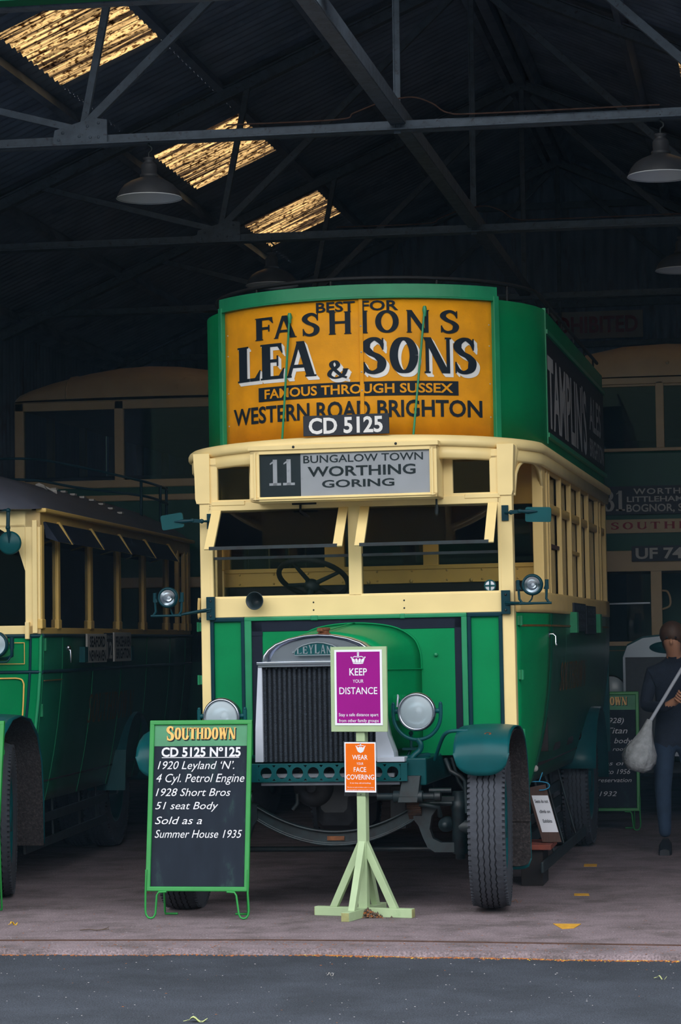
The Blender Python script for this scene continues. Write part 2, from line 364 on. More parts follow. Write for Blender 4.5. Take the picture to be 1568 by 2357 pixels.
def stext(mb, body, box, mp, mi=0, T=.2, t=.075, so=.05, sh=.05, gap=.09, amp=.72):
    x0, x1, z0, z1 = box; x = 0; Q = []
    for ch in body:
        g, w = serif_glyph(ch, T, t, so, sh); k = amp if ch == '&' else 1
        Q += [[(x+a*k, b*k) for a, b in p] for p in g]; x += w*k+gap
    a = min(p[0] for q in Q for p in q); b = max(p[0] for q in Q for p in q); k = (x1-x0)/(b-a)
    for q in Q: mb.poly([(x0+(u-a)*k, z0+v*(z1-z0)) for u, v in q], mp, mi)
def disc(mb, cx, cz, r, mp, mi=0, n=14): mb.poly([(cx+r*cos(2*PI*i/n), cz+r*sin(2*PI*i/n)) for i in range(n)], mp, mi)
def crown(mb, cx, cz, w, h, mp, mi=0):
    P = lambda pts: mb.poly([(cx+a*w, cz+b*h) for a, b in pts], mp, mi)
    P([(-.34,.0),(-.17,-.03),(0,-.04),(.17,-.03),(.34,.0),(.36,.10),(.18,.07),(0,.06),(-.18,.07),(-.36,.10)])
    P([(-.37,.13),(-.19,.10),(-.22,.34),(-.31,.42),(-.46,.50)]); P([(-.16,.095),(0,.085),(-.02,.30),(-.10,.46),(-.19,.36)])
    P([(.37,.13),(.46,.50),(.31,.42),(.22,.34),(.19,.10)]); P([(.16,.095),(.19,.36),(.10,.46),(.02,.30),(0,.085)])
    for sx_ in (-1, 1):
        mb.poly([(cx+sx_*a*w, cz+b*h) for a, b in ((.05,.60),(.22,.64),(.36,.56),(.40,.46),(.34,.50),(.22,.57),(.05,.53))], mp, mi)
        disc(mb, cx+sx_*.46*w, cz+.53*h, .045*w, mp, mi)
    disc(mb, cx, cz+.72*h, .075*w, mp, mi); P([(-.03,.50),(.03,.50),(.03,.98),(-.03,.98)]); P([(-.08,.86),(.08,.86),(.08,.93),(-.08,.93)])
# ------------------------------------------------------------------ the shed
RX, RZ, SL = -2.5, 7.62, .435          # ridge, its height, roof slope
HS = 5.75                               # half span to the side walls
YF, YB = 13.95, 30.65                   # front and back wall
def edge_y(x):                          # concrete lip: two straight runs meeting at a shallow angle
    b = 13.62 - .065*abs(x+2.6) + .012*sin(x*7.3) + .008*sin(x*17.1)
    return b
xs_ = rng(-14, 9, 190)
mb = MB(); n = len(xs_)
vs = [(x, edge_y(x), -.03) for x in xs_]+[(x, edge_y(x)+.012, -.004) for x in xs_]+[(x, edge_y(x)+.04, 0) for x in xs_]+[(x, 31, 0) for x in xs_]
mb.add(vs, [(k*n+i, k*n+i+1, (k+1)*n+i+1, (k+1)*n+i) for k in range(3) for i in range(n-1)])
struct(mb.build('floor', 'floor'))
mb = MB(); mb.add([(-45,-45,-.03),(45,-45,-.03),(45,13.9,-.03),(-45,13.9,-.03)], [(0,1,2,3)])
struct(mb.build('ground_yard', 'asphalt'))
mb = MB()
pr = [(-14, 13.10), (-9, 13.40), (-4.4, 13.93), (-2.5, 14.12), (-1.5, 14.05), (-.5, 13.90), (4, 13.2), (9, 12.9)]
pr = [(x, edge_y(x)+.42) for x in rng(-14, 9, 30)]
for (a, b), (c, d) in zip(pr, pr[1:]): mb.bar((a, b, .001), (c, d, .001), .022, .010)
struct(mb.build('trim_1', 'rail_rust'))

def wave(y): return .014*sin(2*PI*y/.146)
def roof_patch(mb, side, u0, u1, y0, y1):
    ny = max(2, int((y1-y0)/.0243)); ys = rng(y0, y1, ny+1)
    mb.grid(lambda y, u: (RX+side*u, y, RZ-SL*u+wave(y)), ys, [u0, (u0+u1)/2, u1])
sky_l = [(14.2, 15.3), (17.95, 19.75), (22.8, 24.6), (26.75, 28.4)]
sky_r = [(17.9, 19.7), (22.25, 24.0)]
win_i = 1
for side, sk, ua, ub in ((-1, sky_l, 2.34, 3.16), (1, sky_r, 1.74, 2.6)):
    mb = MB()
    roof_patch(mb, side, 0, ua, 13.3, YB+.2); roof_patch(mb, side, ub, HS+.15, 13.3, YB+.2)
    y = 13.3
    for a, b in sk+[(YB+.2, None)]:
        roof_patch(mb, side, ua, ub, y, a); y = b
    struct(mb.build('ceiling', 'roof_dark'))
    for a, b in sk:
        mb = MB(); roof_patch(mb, side, ua-.06, ub+.06, a-.03, b+.03)
        for i, v in enumerate(mb.v): mb.v[i] = (v[0], v[1], v[2]+.006)
        struct(mb.build('window_%d' % win_i, 'skylight')); win_i += 1
# corrugated side and end walls
def cw(y): return .012*sin(2*PI*y/.13)
for nm, x in (('wall_left', RX-HS), ('wall_right', RX+HS)):
    mb = MB(); mb.grid(lambda y, z: (x+cw(y), y, z), rng(YF-.3, YB, 800), [0, 2.6, RZ-SL*HS+.05]); struct(mb.build(nm, 'wall_iron'))
mb = MB(); mb.grid(lambda x, k: (x, YB+cw(x), k*(RZ-SL*abs(x-RX)+.05)), rng(RX-HS, RX+HS, 540), [0, .25, .5, .75, 1]); struct(mb.build('wall_back', 'wall_iron'))
mb = MB()
mb.box(RX-HS-.3, RX+HS+.3, 13.66, 13.80, 5.345, 5.62); mb.box(RX-HS-.3, RX+HS+.3, 13.80, 13.90, 5.335, 5.40, 1)
struct(mb.build('trim_2', ['girder_green', 'girder'], bevel=.006))
mb = MB()
for x in (RX-HS, RX+HS): mb.box(x-.12, x+.12, 13.7, 13.95, 0, 5.4)
struct(mb.build('trim_3', 'girder_green'))
# purlins under the sheets
for side in (-1, 1):
    for u in (.16, 1.30, 2.24, 3.27, 4.35, 5.45):
        mb = MB(); z = RZ-SL*u-.075; mb.bar((RX+side*u, 13.5, z), (RX+side*u, YB-.02, z), .06, .11, (side*SL, 0, 1)); struct(mb.build('trim_purlin', 'roof_dark'))
mb = MB(); mb.box(RX-.05, RX+.05, 13.5, YB-.02, RZ-.2, RZ-.06); struct(mb.build('trim_ridge', 'roof_dark'))
mb = MB(); mb.box(RX-5.2, RX+5.2, YB-.09, YB-.02, 6.92, 7.0); mb.box(RX-5.6, RX+5.6, YB-.09, YB-.02, 5.70, 5.79); struct(mb.build('trim_back_rail', 'girder'))

def truss(Y, cable):
    T = struct(thing('roof_truss', None, None)); del T['label']; del T['category']
    T.location = (RX, Y, 0); zc = 5.19
    def piece(nm, *bars, m='girder', bev=.004):
        mb = MB()
        for p, q, w, h in bars: mb.bar(p, q, w, h, (0,1,0))
        return mb.build(nm, m, T, bevel=bev)
    piece('tie_beam', ((-5.6,0,zc+.035),(5.6,0,zc+.035),.075,.012), ((-5.6,-.03,zc+.005),(5.6,-.03,zc+.005),.012,.07), ((-5.6,.05,zc+.005),(5.6,.05,zc+.005),.012,.07))
    for s in (-1, 1):
        piece('rafter', ((0,0,RZ-.17),(s*5.65,0,RZ-.17-SL*5.65),.09,.10), ((0,0,RZ-.11),(s*5.65,0,RZ-.11-SL*5.65),.014,.14))
        n0 = (s*2.24, -.01, zc+.13)
        piece('diagonal_brace', (n0, (s*.10,-.01,RZ-.3), .06, .05))
        piece('strut', (n0, (s*1.98,-.015,RZ-.17-SL*1.98), .05, .045))
        piece('strut', ((s*2.30,-.01,zc+.12), (s*3.9,-.012,RZ-.17-SL*3.9), .05, .045))
        mb = MB(); pts = [(s*2.06,zc+.0),(s*2.06,zc+.17),(s*2.16,zc+.19),(s*2.44,zc+.11),(s*2.46,zc+.0)]
        mb.prism(pts, lambda a, b: (a, -.05, b), lambda a, b: (a, -.035, b)); g = mb.build('gusset_plate', 'girder', T)
        mb = MB()
        for a, b in ((2.12,.15),(2.20,.13),(2.26,.06),(2.12,.05),(2.38,.09),(2.41,.04),(2.18,.05)): mb.ball((s*a,-.052,zc+b), .011, 5)
        mb.build('rivet', 'girder', g)
    piece('king_post', ((-.002,-.01,zc-.02),(0,-.01,RZ-.2),.05,.012), ((-.02,0,zc),(-.02,0,RZ-.2),.012,.05))
    if cable:
        mb = MB(); mb.tube(catmull([(-1.2,-.05,zc+.09),(-.42,-.05,zc+.09),(-.3,-.05,zc+.13),(-.13,-.05,zc+.19),(-.03,-.05,zc+.21),(.12,-.05,zc+.22),(.25,-.05,zc+.17),(.36,-.05,zc+.10),(.6,-.05,zc+.085),(1.8,-.05,zc+.085)], 8), .006, 6); mb.build('cable', 'rail_rust', T)
for i, Y in enumerate((17.07, 21.54, 26.0, 30.4)): truss(Y, i < 2)
mb = MB(); mb.bar((RX, 13.50, 5.24), (RX, 30.4, 5.24), .10, .012, (0,0,1)); mb.bar((RX+.05, 13.50, 5.29), (RX+.05, 30.4, 5.29), .012, .10, (0,0,1)); struct(mb.build('trim_tie', 'girder'))

# ------------------------------------------------------------------ pendant lamps
def lamp(x, y, lab):
    t = thing('pendant_lamp', lab, 'lamp', (x, y, 4.80), group='enamel lamps hung from the trusses')
    out = [(.228,0),(.222,.02),(.205,.055),(.175,.09),(.135,.115),(.085,.135),(.062,.145)]
    mb = MB(); mb.lathe(out, n=40); mb.build('shade', 'lamp_outer', t)
    mb = MB(); mb.lathe([(.232,-.004),(.226,.004),(.205,.045),(.172,.08),(.13,.105),(.07,.125),(.001,.128)], n=40); mb.build('reflector', 'lamp_inner', t, label='white enamel inside of the shade')
    mb = MB(); mb.lathe([(.062,.143),(.066,.15),(.066,.165),(.054,.172),(.056,.232),(.050,.240),(.030,.262),(.042,.272),(.042,.285),(.02,.29),(.001,.29)], n=24); mb.build('neck', 'lamp_outer', t)
    mb = MB(); mb.tube(catmull([(0,0,.285),(0,0,.32),(.018,0,.335),(.018,0,.36),(0,0,.375),(0,0,.42)], 4), .008, 6); mb.build('hook', 'dark_metal', t)
    mb = MB(); mb.ball((0,0,.07), .035, 6); mb.build('bulb', 'lamp_inner', t)
lamp(-4.27, 17.07, 'enamel pendant lamp hung from the front truss, by its left gusset plate')
lamp(-.70, 17.07, 'enamel pendant lamp hung from the front truss, cut by the right picture edge')
lamp(-4.29, 21.54, 'enamel pendant lamp half hidden behind the top rail of the central bus')
lamp(-.72, 21.54, 'enamel pendant lamp on the second truss at the right picture edge, below another lamp')
# notice on the back wall
t = thing('warning_sign', 'white painted board lettered PROHIBITED in red high on the back wall', 'sign', (-2.2, YB-.08, 5.47))
mb = MB(); mb.box(-.72, .69, -.02, .02, -.16, .17); mb.build('board', 'sign_white', t)
mb = MB(); text(mb, 'PROHIBITED', (-.62, .63, -.085, .10), lambda u, v: (u, -.024, v), bold=.03); mb.build('lettering', 'sign_red', t, label='red painted capitals')
# ------------------------------------------------------------------ the central open-top bus
BUS = thing('double_decker_bus', 'cream and green open-top double-decker with yellow fashions advert on its upper front', 'bus', (-2.6896, 16.2000, 0), (0, -.006, math.radians(-1.128)))
def P(n, mb, m, parent=None, **k): return mb.build(n, m, BUS if parent is None else parent, **k)
fy = lambda y: (lambda u, v: (u, y, v))
# --- lower front
mb = MB(); mb.box(-.62, .66, -.012, .03, .93, 1.752); P('front_panel', mb, 'green', bevel=.003)
mb = MB(); mb.box(-.69, -.617, -.016, .03, .93, 1.822); mb.box(.654, .70, -.016, .03, .93, 1.822); mb.box(-.69, .70, -.016, .03, 1.75, 1.822)
mb.box(-.692, -.615, -.019, -.014, 1.722, 1.752); P('panel_surround', mb, 'black_band', bevel=.002, label='black strip framing the green front panel')
mb = MB(); mb.box(-.735, -.688, -.03, .03, .93, 1.842); mb.box(.70, .737, -.03, .03, .93, 1.842); mb.box(-.735, .737, -.032, .03, 1.82, 1.847); mb.box(-.29, -.24, -.036, .03, 1.817, 1.85); mb.box(.30, .335, -.036, .03, 1.817, 1.85)
P('bead_moulding', mb, 'green_rail', bevel=.006, label='worn green half-round moulding')
for a, b in ((-.968, -.735), (.737, .968)):
    mb = MB(); mb.box(a, b, -.004, .03, .93, 1.846); P('corner_panel', mb, 'green')
    mb = MB(); w = .026; mb.box(a, a+w, -.024, .02, .93, 1.846); mb.box(b-w, b, -.024, .02, .93, 1.846); mb.box(a, b, -.026, .02, 1.818, 1.848); P('corner_moulding', mb, 'mould', bevel=.007)
mb = MB(); mb.box(-.975, .99, -.022, .05, 1.847, 1.975); o = P('waist_board', mb, 'cream', bevel=.004)
mb = MB()
for x in (-.27, .33):
    for z in (1.935, 1.885): mb.ball((x, -.022, z), .006, 4)
mb.build('bolt', 'dark_metal', o)
for s, (x0, x1) in ((-1, (-1.03, -.955)), (1, (.958, 1.045))):
    mb = MB(); mb.hexa([(x0,-.012,.93),(x1,-.012,.93),(x1,.09,.93),(x0,.09,.93),(x0+.0*s,-.012,2.86),(x1,-.012,2.86),(x1,.09,2.86),(x0,.09,2.86)]); P('corner_post', mb, 'cream', bevel=.006)
    mb = MB(); mb.prism([(s*.955,2.60),(s*1.045,2.60),(s*1.054,2.63),(s*1.056,2.75),(s*1.064,2.93),(s*.955,2.93)], lambda a, b: (a,-.022,b), lambda a, b: (a,.10,b)); P('post_bracket', mb, 'cream', bevel=.008)
# --- windscreen
mb = MB(); fz0, fz1 = 1.965, 2.60
for a, b, c, d in ((-.965,-.942,fz0,fz1),(.948,.966,fz0,fz1),(-.034,.052,fz0,fz1),(-.97,.97,2.55,2.605),(-.97,.97,fz0,1.985)): mb.box(a, b, -.015, .05, c, d)
mb.box(-.97, .97, -.01, .06, 2.575, 2.605); P('windscreen_frame', mb, 'cream', bevel=.004)
mb = MB(); mb.box(-.945, -.72, -.022, 0, 2.585, 2.612); mb.box(.74, .97, -.022, 0, 2.585, 2.612); mb.box(-1.0, .97, -.005, .05, 2.60, 2.622); P('head_rail', mb, 'cream', bevel=.003)
for a, b in ((-.942, -.034), (.052, .948)):
    mb = MB(); mb.box(a, b, .012, .017, 1.985, 2.245); g = P('windscreen_pane', mb, 'glass')
    mb = MB(); mb.box(a, b, .006, .024, 2.228, 2.246); P('edge_strip', mb, 'dark_metal', g)
    y0, z0, y1, z1 = -.005, 2.55, -.235, 2.30
    mb = MB(); mb.hexa([(a+.03,y1,z1),(b-.03,y1,z1),(b-.03,y1+.006,z1),(a+.03,y1+.006,z1),(a+.03,y0,z0),(b-.03,y0,z0),(b-.03,y0+.006,z0),(a+.03,y0+.006,z0)])
    g = P('opening_pane', mb, 'glass')
    mb = MB(); mb.bar((a+.03,y1,z1-.005),(b-.03,y1,z1-.005),.02,.022,(0,0,1)); P('edge_strip', mb, 'dark_metal', g)
    for x in (a+.028, b-.028):
        mb = MB(); mb.bar((x,y1-.006,z1-.012),(x,y0-.006,z0),.012,.062,(1,0,0)); mb.v[-8:] = [v for v in mb.v[-8:]]; P('pane_cheek', mb, 'cream', g, bevel=.002)
# --- small windows over the windscreen
mb = MB()
for a, b, c, d in ((-1.0,-.905,2.60,2.86),(.903,.985,2.60,2.86),(-.690,-.60,2.60,2.86),(.58,.662,2.60,2.86),(-1.0,.985,2.84,2.90)): mb.box(a, b, -.008, .05, c, d)
P('upper_window_frame', mb, 'cream', bevel=.004)
for a, b in ((-.905, -.69), (.662, .903)):
    mb = MB(); mb.box(a, b, .02, .025, 2.60, 2.85); P('upper_window_pane', mb, 'glass_dark')
# --- destination box
BX = thing('destination_box', None, None); BX.parent = BUS; del BX['label']; del BX['category']
mb = MB(); X0, X1, Z0, Z1, YB_ = -.621, .601, 2.587, 2.922, -.27
mb.box(X0, X1, YB_+.03, .0, Z0, Z0+.012); mb.box(X0, X0+.02, YB_+.03, .0, Z0, Z1); mb.box(X1-.02, X1, YB_+.03, .0, Z0, Z1); mb.box(X0, X1, YB_+.03, .0, Z1-.012, Z1); mb.box(X0, X1, -.03, 0, Z0, Z1)
mb.build('casing', 'cream', BX, bevel=.003)
mb = MB(); w = .032
mb.box(X0, X1, YB_-.008, YB_+.035, Z0, Z0+.029); mb.box(X0, X1, YB_-.008, YB_+.035, Z1-.03, Z1); mb.box(X0, X0+.061, YB_-.008, YB_+.035, Z0, Z1); mb.box(X1-.047, X1, YB_-.008, YB_+.035, Z0, Z1)
mb.box(X0+.02, X1-.01, YB_-.018, YB_, Z0+.012, Z0+.02); mb.box(X0+.028, X0+.04, YB_-.020, YB_, Z0+.01, Z1-.02); mb.box(X1-.035, X1-.022, YB_-.020, YB_, Z0+.01, Z1-.02); mb.box(X0-.012, X1+.012, YB_-.02, YB_+.08, Z1-.004, Z1+.026)
mb.build('front_frame', 'cream', BX, bevel=.003)
mb = MB(); mb.box(X0+.06, -.291, -.256, -.245, Z0+.03, Z1-.03, 0); mb.box(-.291, X1-.047, -.256, -.245, Z0+.03, Z1-.03, 1)
stext(mb, '11', (-.499, -.330, 2.690, 2.858), fy(-.258), 1, T=.20, so=.08, sh=.06, gap=.05)
text(mb, 'BUNGALOW TOWN', (-.272, .510, 2.829, 2.876), fy(-.258), 0, bold=.012)
text(mb, 'WORTHING', (-.245, .461, 2.741, 2.802), fy(-.258), 0, bold=.022)
text(mb, 'GORING', (-.152, .321, 2.668, 2.714), fy(-.258), 0, bold=.022)
mb.build('route_blind', ['blind_black', 'blind_white'], BX, label='roller blind reading 11 Bungalow Town Worthing Goring')
mb = MB(); mb.box(X0+.06, X1-.047, -.264, -.262, Z0+.028, Z1-.029); mb.build('blind_pane', 'clear', BX)
mb = MB()
for x in (-.33, .34): mb.ball((x, YB_-.02, Z1+.012), .009, 5)
mb.build('screw', 'dark_metal', BX)
mb = MB(); mb.tube([(.56,-.05,2.585),(.56,-.05,2.545)], .007, 8); mb.tube([(.56,-.05,2.545),(.559,-.05,2.515),(.557,-.05,2.455)], [.011,.014,.007], 8); P('blind_handle', mb, 'dark_metal')
# --- canopy over the cab and along the sides
def can(x, a=1.2): q = min(1, abs(x)/a)**2.4; return -.24+.91*(1-(1-q)**(1/2.4))
def plan(f, a, y_end, n=44):
    pts = []
    for i in range(n+1):
        t = -PI/2+PI*i/n; x = a*sin(t); pts.append((x, f(x)))
    return [(-a, y_end)]+[p for p in pts]+[(a, y_end)]
def off(p, d):                          # shift a plan line inwards by d
    o = []
    for i, q in enumerate(p):
        a = Vector(p[max(i-1,0)]); b = Vector(p[min(i+1,len(p)-1)]); t = (b-a).normalized(); o.append((q[0]-t.y*d, q[1]+t.x*d))
    return o
CP = plan(can, 1.19, 5.6)
droop = lambda x: -.03*(x/1.2)**2
mb = MB(); prof = [(.0,2.925),(-.022,2.93),(-.03,2.945),(-.03,2.965),(-.02,2.985),(.0,2.998),(.06,3.004)]
mb.grid(lambda k, i: (lambda q: (q[0], q[1], prof[k][1]+droop(q[0])))(off(CP, prof[k][0])[i]), range(len(prof)), range(len(CP)))
P('canopy_moulding', mb, 'cream')
mb = MB(); mb.grid(lambda k, i: (lambda q: (q[0], q[1], (2.858, 2.866, 2.928)[k]+droop(q[0])))(off(CP, (.02, .012, .012)[k])[i]), range(3), range(len(CP)))
nv = len(CP); mb.f = [f for f in mb.f if not all(abs(mb.v[i][0]) < .625 and mb.v[i][1] < .5 for i in f)]; mb.m = mb.m[:len(mb.f)]; mb.s = mb.s[:len(mb.f)]
P('canopy_valance', mb, 'cream', solid=.02)
mb = MB(); q = off(CP, .02); mb.add([(a, b, 2.93+droop(a)) for a, b in q], [tuple(range(len(q)))]); q2 = [(a, b, 3.0+droop(a)) for a, b in q]; mb.add(q2, [tuple(range(len(q)))])
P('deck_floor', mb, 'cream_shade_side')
# --- upper deck shell
def upf(x, a=1.18): return -.1+1.13*(1-sqrt(max(0, 1-min(1, abs(x)/a)**2)))
UP = [(x, y) for x, y in plan(upf, 1.18, 1.05, 56)][1:-1]
mb = MB(); mb.grid(lambda k, i: (UP[i][0]+.0, UP[i][1], (2.99, 3.3, 3.6, 3.915)[k]), range(4), range(len(UP)))
mb.build('upper_front_panel', 'green', BUS, solid=.03, off=1)
def ub(u, v, d=.012):                    # a point d in front of the bowed upper front
    x = u; y = upf(x); n_ = Vector((x/1.18**2, (y-1.03)/1.13**2)).normalized(); return (x+n_.x*d, y+n_.y*d, v)
mb = MB(); mb.grid(lambda x, z: ub(x, z, .014), rng(-.896, .905, 49), rng(3.0, 3.908, 5)); AD = mb.build('advert_panel', 'ad_yellow', BUS, solid=.012, label='ochre painted advert board for a clothes shop')
mb = MB(); TR = lambda x: 3.952
for x0, x1, f0, f1, d in ((-.922, .914, lambda x: TR(x)-.045, lambda x: TR(x)+.04, .034), (-.926, .918, lambda x: TR(x)-.054, lambda x: TR(x)-.045, .040)):
    xx = rng(x0, x1, 45)
    mb.loft([[ub(x, f0(x), 0), ub(x, f0(x), d), ub(x, f1(x), d), ub(x, f1(x), 0)] for x in xx])
for x0, x1 in ((-.922, -.894), (.890, .918)): mb.loft([[ub(x0, z, 0), ub(x0, z, .045), ub(x1, z, .045), ub(x1, z, 0)] for z in (2.995, 3.93)])
P('advert_frame', mb, 'green_rail', bevel=.003, label='raised green frame round the advert')
f4 = lambda d: (lambda u, v: ub(u, v, d))
mb = MB()
text(mb, 'BEST FOR', (-.198, .333, 3.823, 3.884), f4(.019), bold=.022)
for ch, a, b in [('F', -0.638, -0.501), ('A', -0.498, -0.334), ('S', -0.297, -0.176), ('H', -0.115, 0.034), ('I', 0.094, 0.139), ('O', 0.187, 0.335), ('N', 0.382, 0.522), ('S', 0.586, 0.699)]: stext(mb, ch, (a, b, 3.673, 3.821), f4(.019), T=.21 if ch not in 'I' else .24, t=.11, so=.035, sh=.04)
LS_ = [('L', -0.782, -0.6), ('E', -0.6, -0.425), ('A', -0.414, -0.202), ('&', -0.131, 0.011), ('S', 0.096, 0.253), ('O', 0.273, 0.45), ('N', 0.482, 0.649), ('S', 0.662, 0.797)]
for dx, dz in ((.020, -.024), (.016, -.019), (.011, -.013), (.006, -.007)):
    for ch, a, b in LS_: stext(mb, ch, (a+dx, b+dx, (3.385 if ch == '&' else 3.408)+dz, (3.55 if ch == '&' else 3.643)+dz), f4(.018), 1, T=.25, t=.09, so=.045, sh=.05)
for ch, a, b in LS_: stext(mb, ch, (a, b, 3.385 if ch == '&' else 3.408, 3.55 if ch == '&' else 3.643), f4(.0205), T=.25, t=.09, so=.045, sh=.05)
mb.grid(lambda x, z: ub(x, z, .0185), rng(-.620, .688, 30), [3.265, 3.358])
text(mb, 'FAMOUS THROUGH SUSSEX', (-.573, .655, 3.283, 3.341), f4(.021), 2, bold=.022)
text(mb, 'WESTERN ROAD BRIGHTON', (-.824, .825, 3.127, 3.231), f4(.019), bold=.022)
mb.build('lettering', ['ink', 'white_paint', 'ad_yellow'], AD, label='hand painted shop lettering, LEA & SONS shadowed in white')
mb = MB(); mb.loft([[ub(.083, z, .010), ub(.083, z, .024), ub(.108, z, .024), ub(.108, z, .010)] for z in (3.0, 3.906)]); mb.build('cover_strip', 'ad_yellow', AD, bevel=.002)
mb = MB()
for z in (3.72, 3.55, 3.42, 3.3): mb.ball(ub(.095, z, .024), .006, 4)
for z in (3.74, 3.6, 3.35, 3.13):
    mb.ball(ub(-.87, z, .014), .005, 4); mb.ball(ub(.875, z, .014), .005, 4)
mb.build('screw', 'sign_white', AD)
for (xa, za), (xb, zb) in (((-.376, 3.814), (-.448, 3.0)), ((.492, 3.828), (.423, 3.0))):
    p = Vector(ub(xa, za, .03)); q = Vector((xb, can(xb)+.05, zb)); q.y = upf(xb)-.06
    mb = MB(); mb.tube([p, q], .0075, 8); mb.tube([p+Vector((0,0,-.05)), p+Vector((0,0,.0)), p+Vector((0,0,.018))], [.010,.015,.010], 8); mb.ball(ub(xa, za-.01, .02), .014, 5); P('stay_rod', mb, 'green_rail')
# --- registration plate standing on the canopy
mb = MB(); mb.box(-.268, .295, -.262, -.250, 3.002, 3.134); g = P('number_plate', mb, 'plate_black', bevel=.003)
mb = MB(); text(mb, 'CD 5125', (-.231, .254, 3.018, 3.114), fy(-.264), bold=.028); mb.build('lettering', 'white_paint', g)
# --- hand rail round the open deck
RL = [(x*.955, y+.08) for x, y in plan(upf, 1.18, 5.5, 30)]
mb = MB(); mb.tube([(a, b, 4.035+.012*cos(a)) for a, b in RL], .014, 8); TRL = P('top_rail', mb, 'black')
for x, y in [(RL[i][0], RL[i][1]) for i in (5, 10, 15, 21, 26)]+[(s*1.127, y) for y in (1.7, 2.6, 3.5, 4.4, 5.2) for s in (-1, 1)]:
    mb = MB(); mb.tube([(x, y, 3.85), (x, y, 4.035)], .009, 6); mb.build('rail_stanchion', 'black', TRL)
# --- upper sides
for s in (-1, 1):
    xs = s*1.165
    mb = MB(); mb.box(min(xs, xs-s*.03), max(xs, xs-s*.03), .98, 5.6, 2.99, 3.93); P('upper_side_panel', mb, 'green')
    mb = MB(); x1 = xs+s*.012; mb.box(min(xs, x1), max(xs, x1), 1.0, 5.52, 3.07, 3.76); g = P('side_advert', mb, 'ad_dark', label='dark side advert board with tall pale letters')
    mb = MB()
    for a, b in ((3.045, 3.075), (3.755, 3.785)): mb.box(min(xs, xs+s*.03), max(xs, xs+s*.03), .98, 5.55, a, b)
    mb.box(min(xs, xs+s*.02), max(xs, xs+s*.02), .97, 1.0, 3.0, 3.93); mb.build('frame_strip', 'green_rail', g)
    mb = MB(); yy = lambda u, v: (xs+s*.015, u if s > 0 else 6.9-u, v)
    text(mb, "TAMPLIN'S", (1.06, 3.9, 3.14, 3.60), yy, bold=.03); text(mb, 'ALES', (4.15, 5.2, 3.36, 3.62), yy, bold=.02); text(mb, 'BRIGHTON', (4.15, 5.4, 3.14, 3.28), yy, bold=.02)
    mb.build('lettering', 'sign_white', g)
mb = MB(); mb.box(-1.165, 1.165, 5.54, 5.6, 2.9, 3.93); mb.box(-1.165, 1.165, 5.54, 5.6, .7, 2.95); P('rear_panel', mb, 'dark_green')
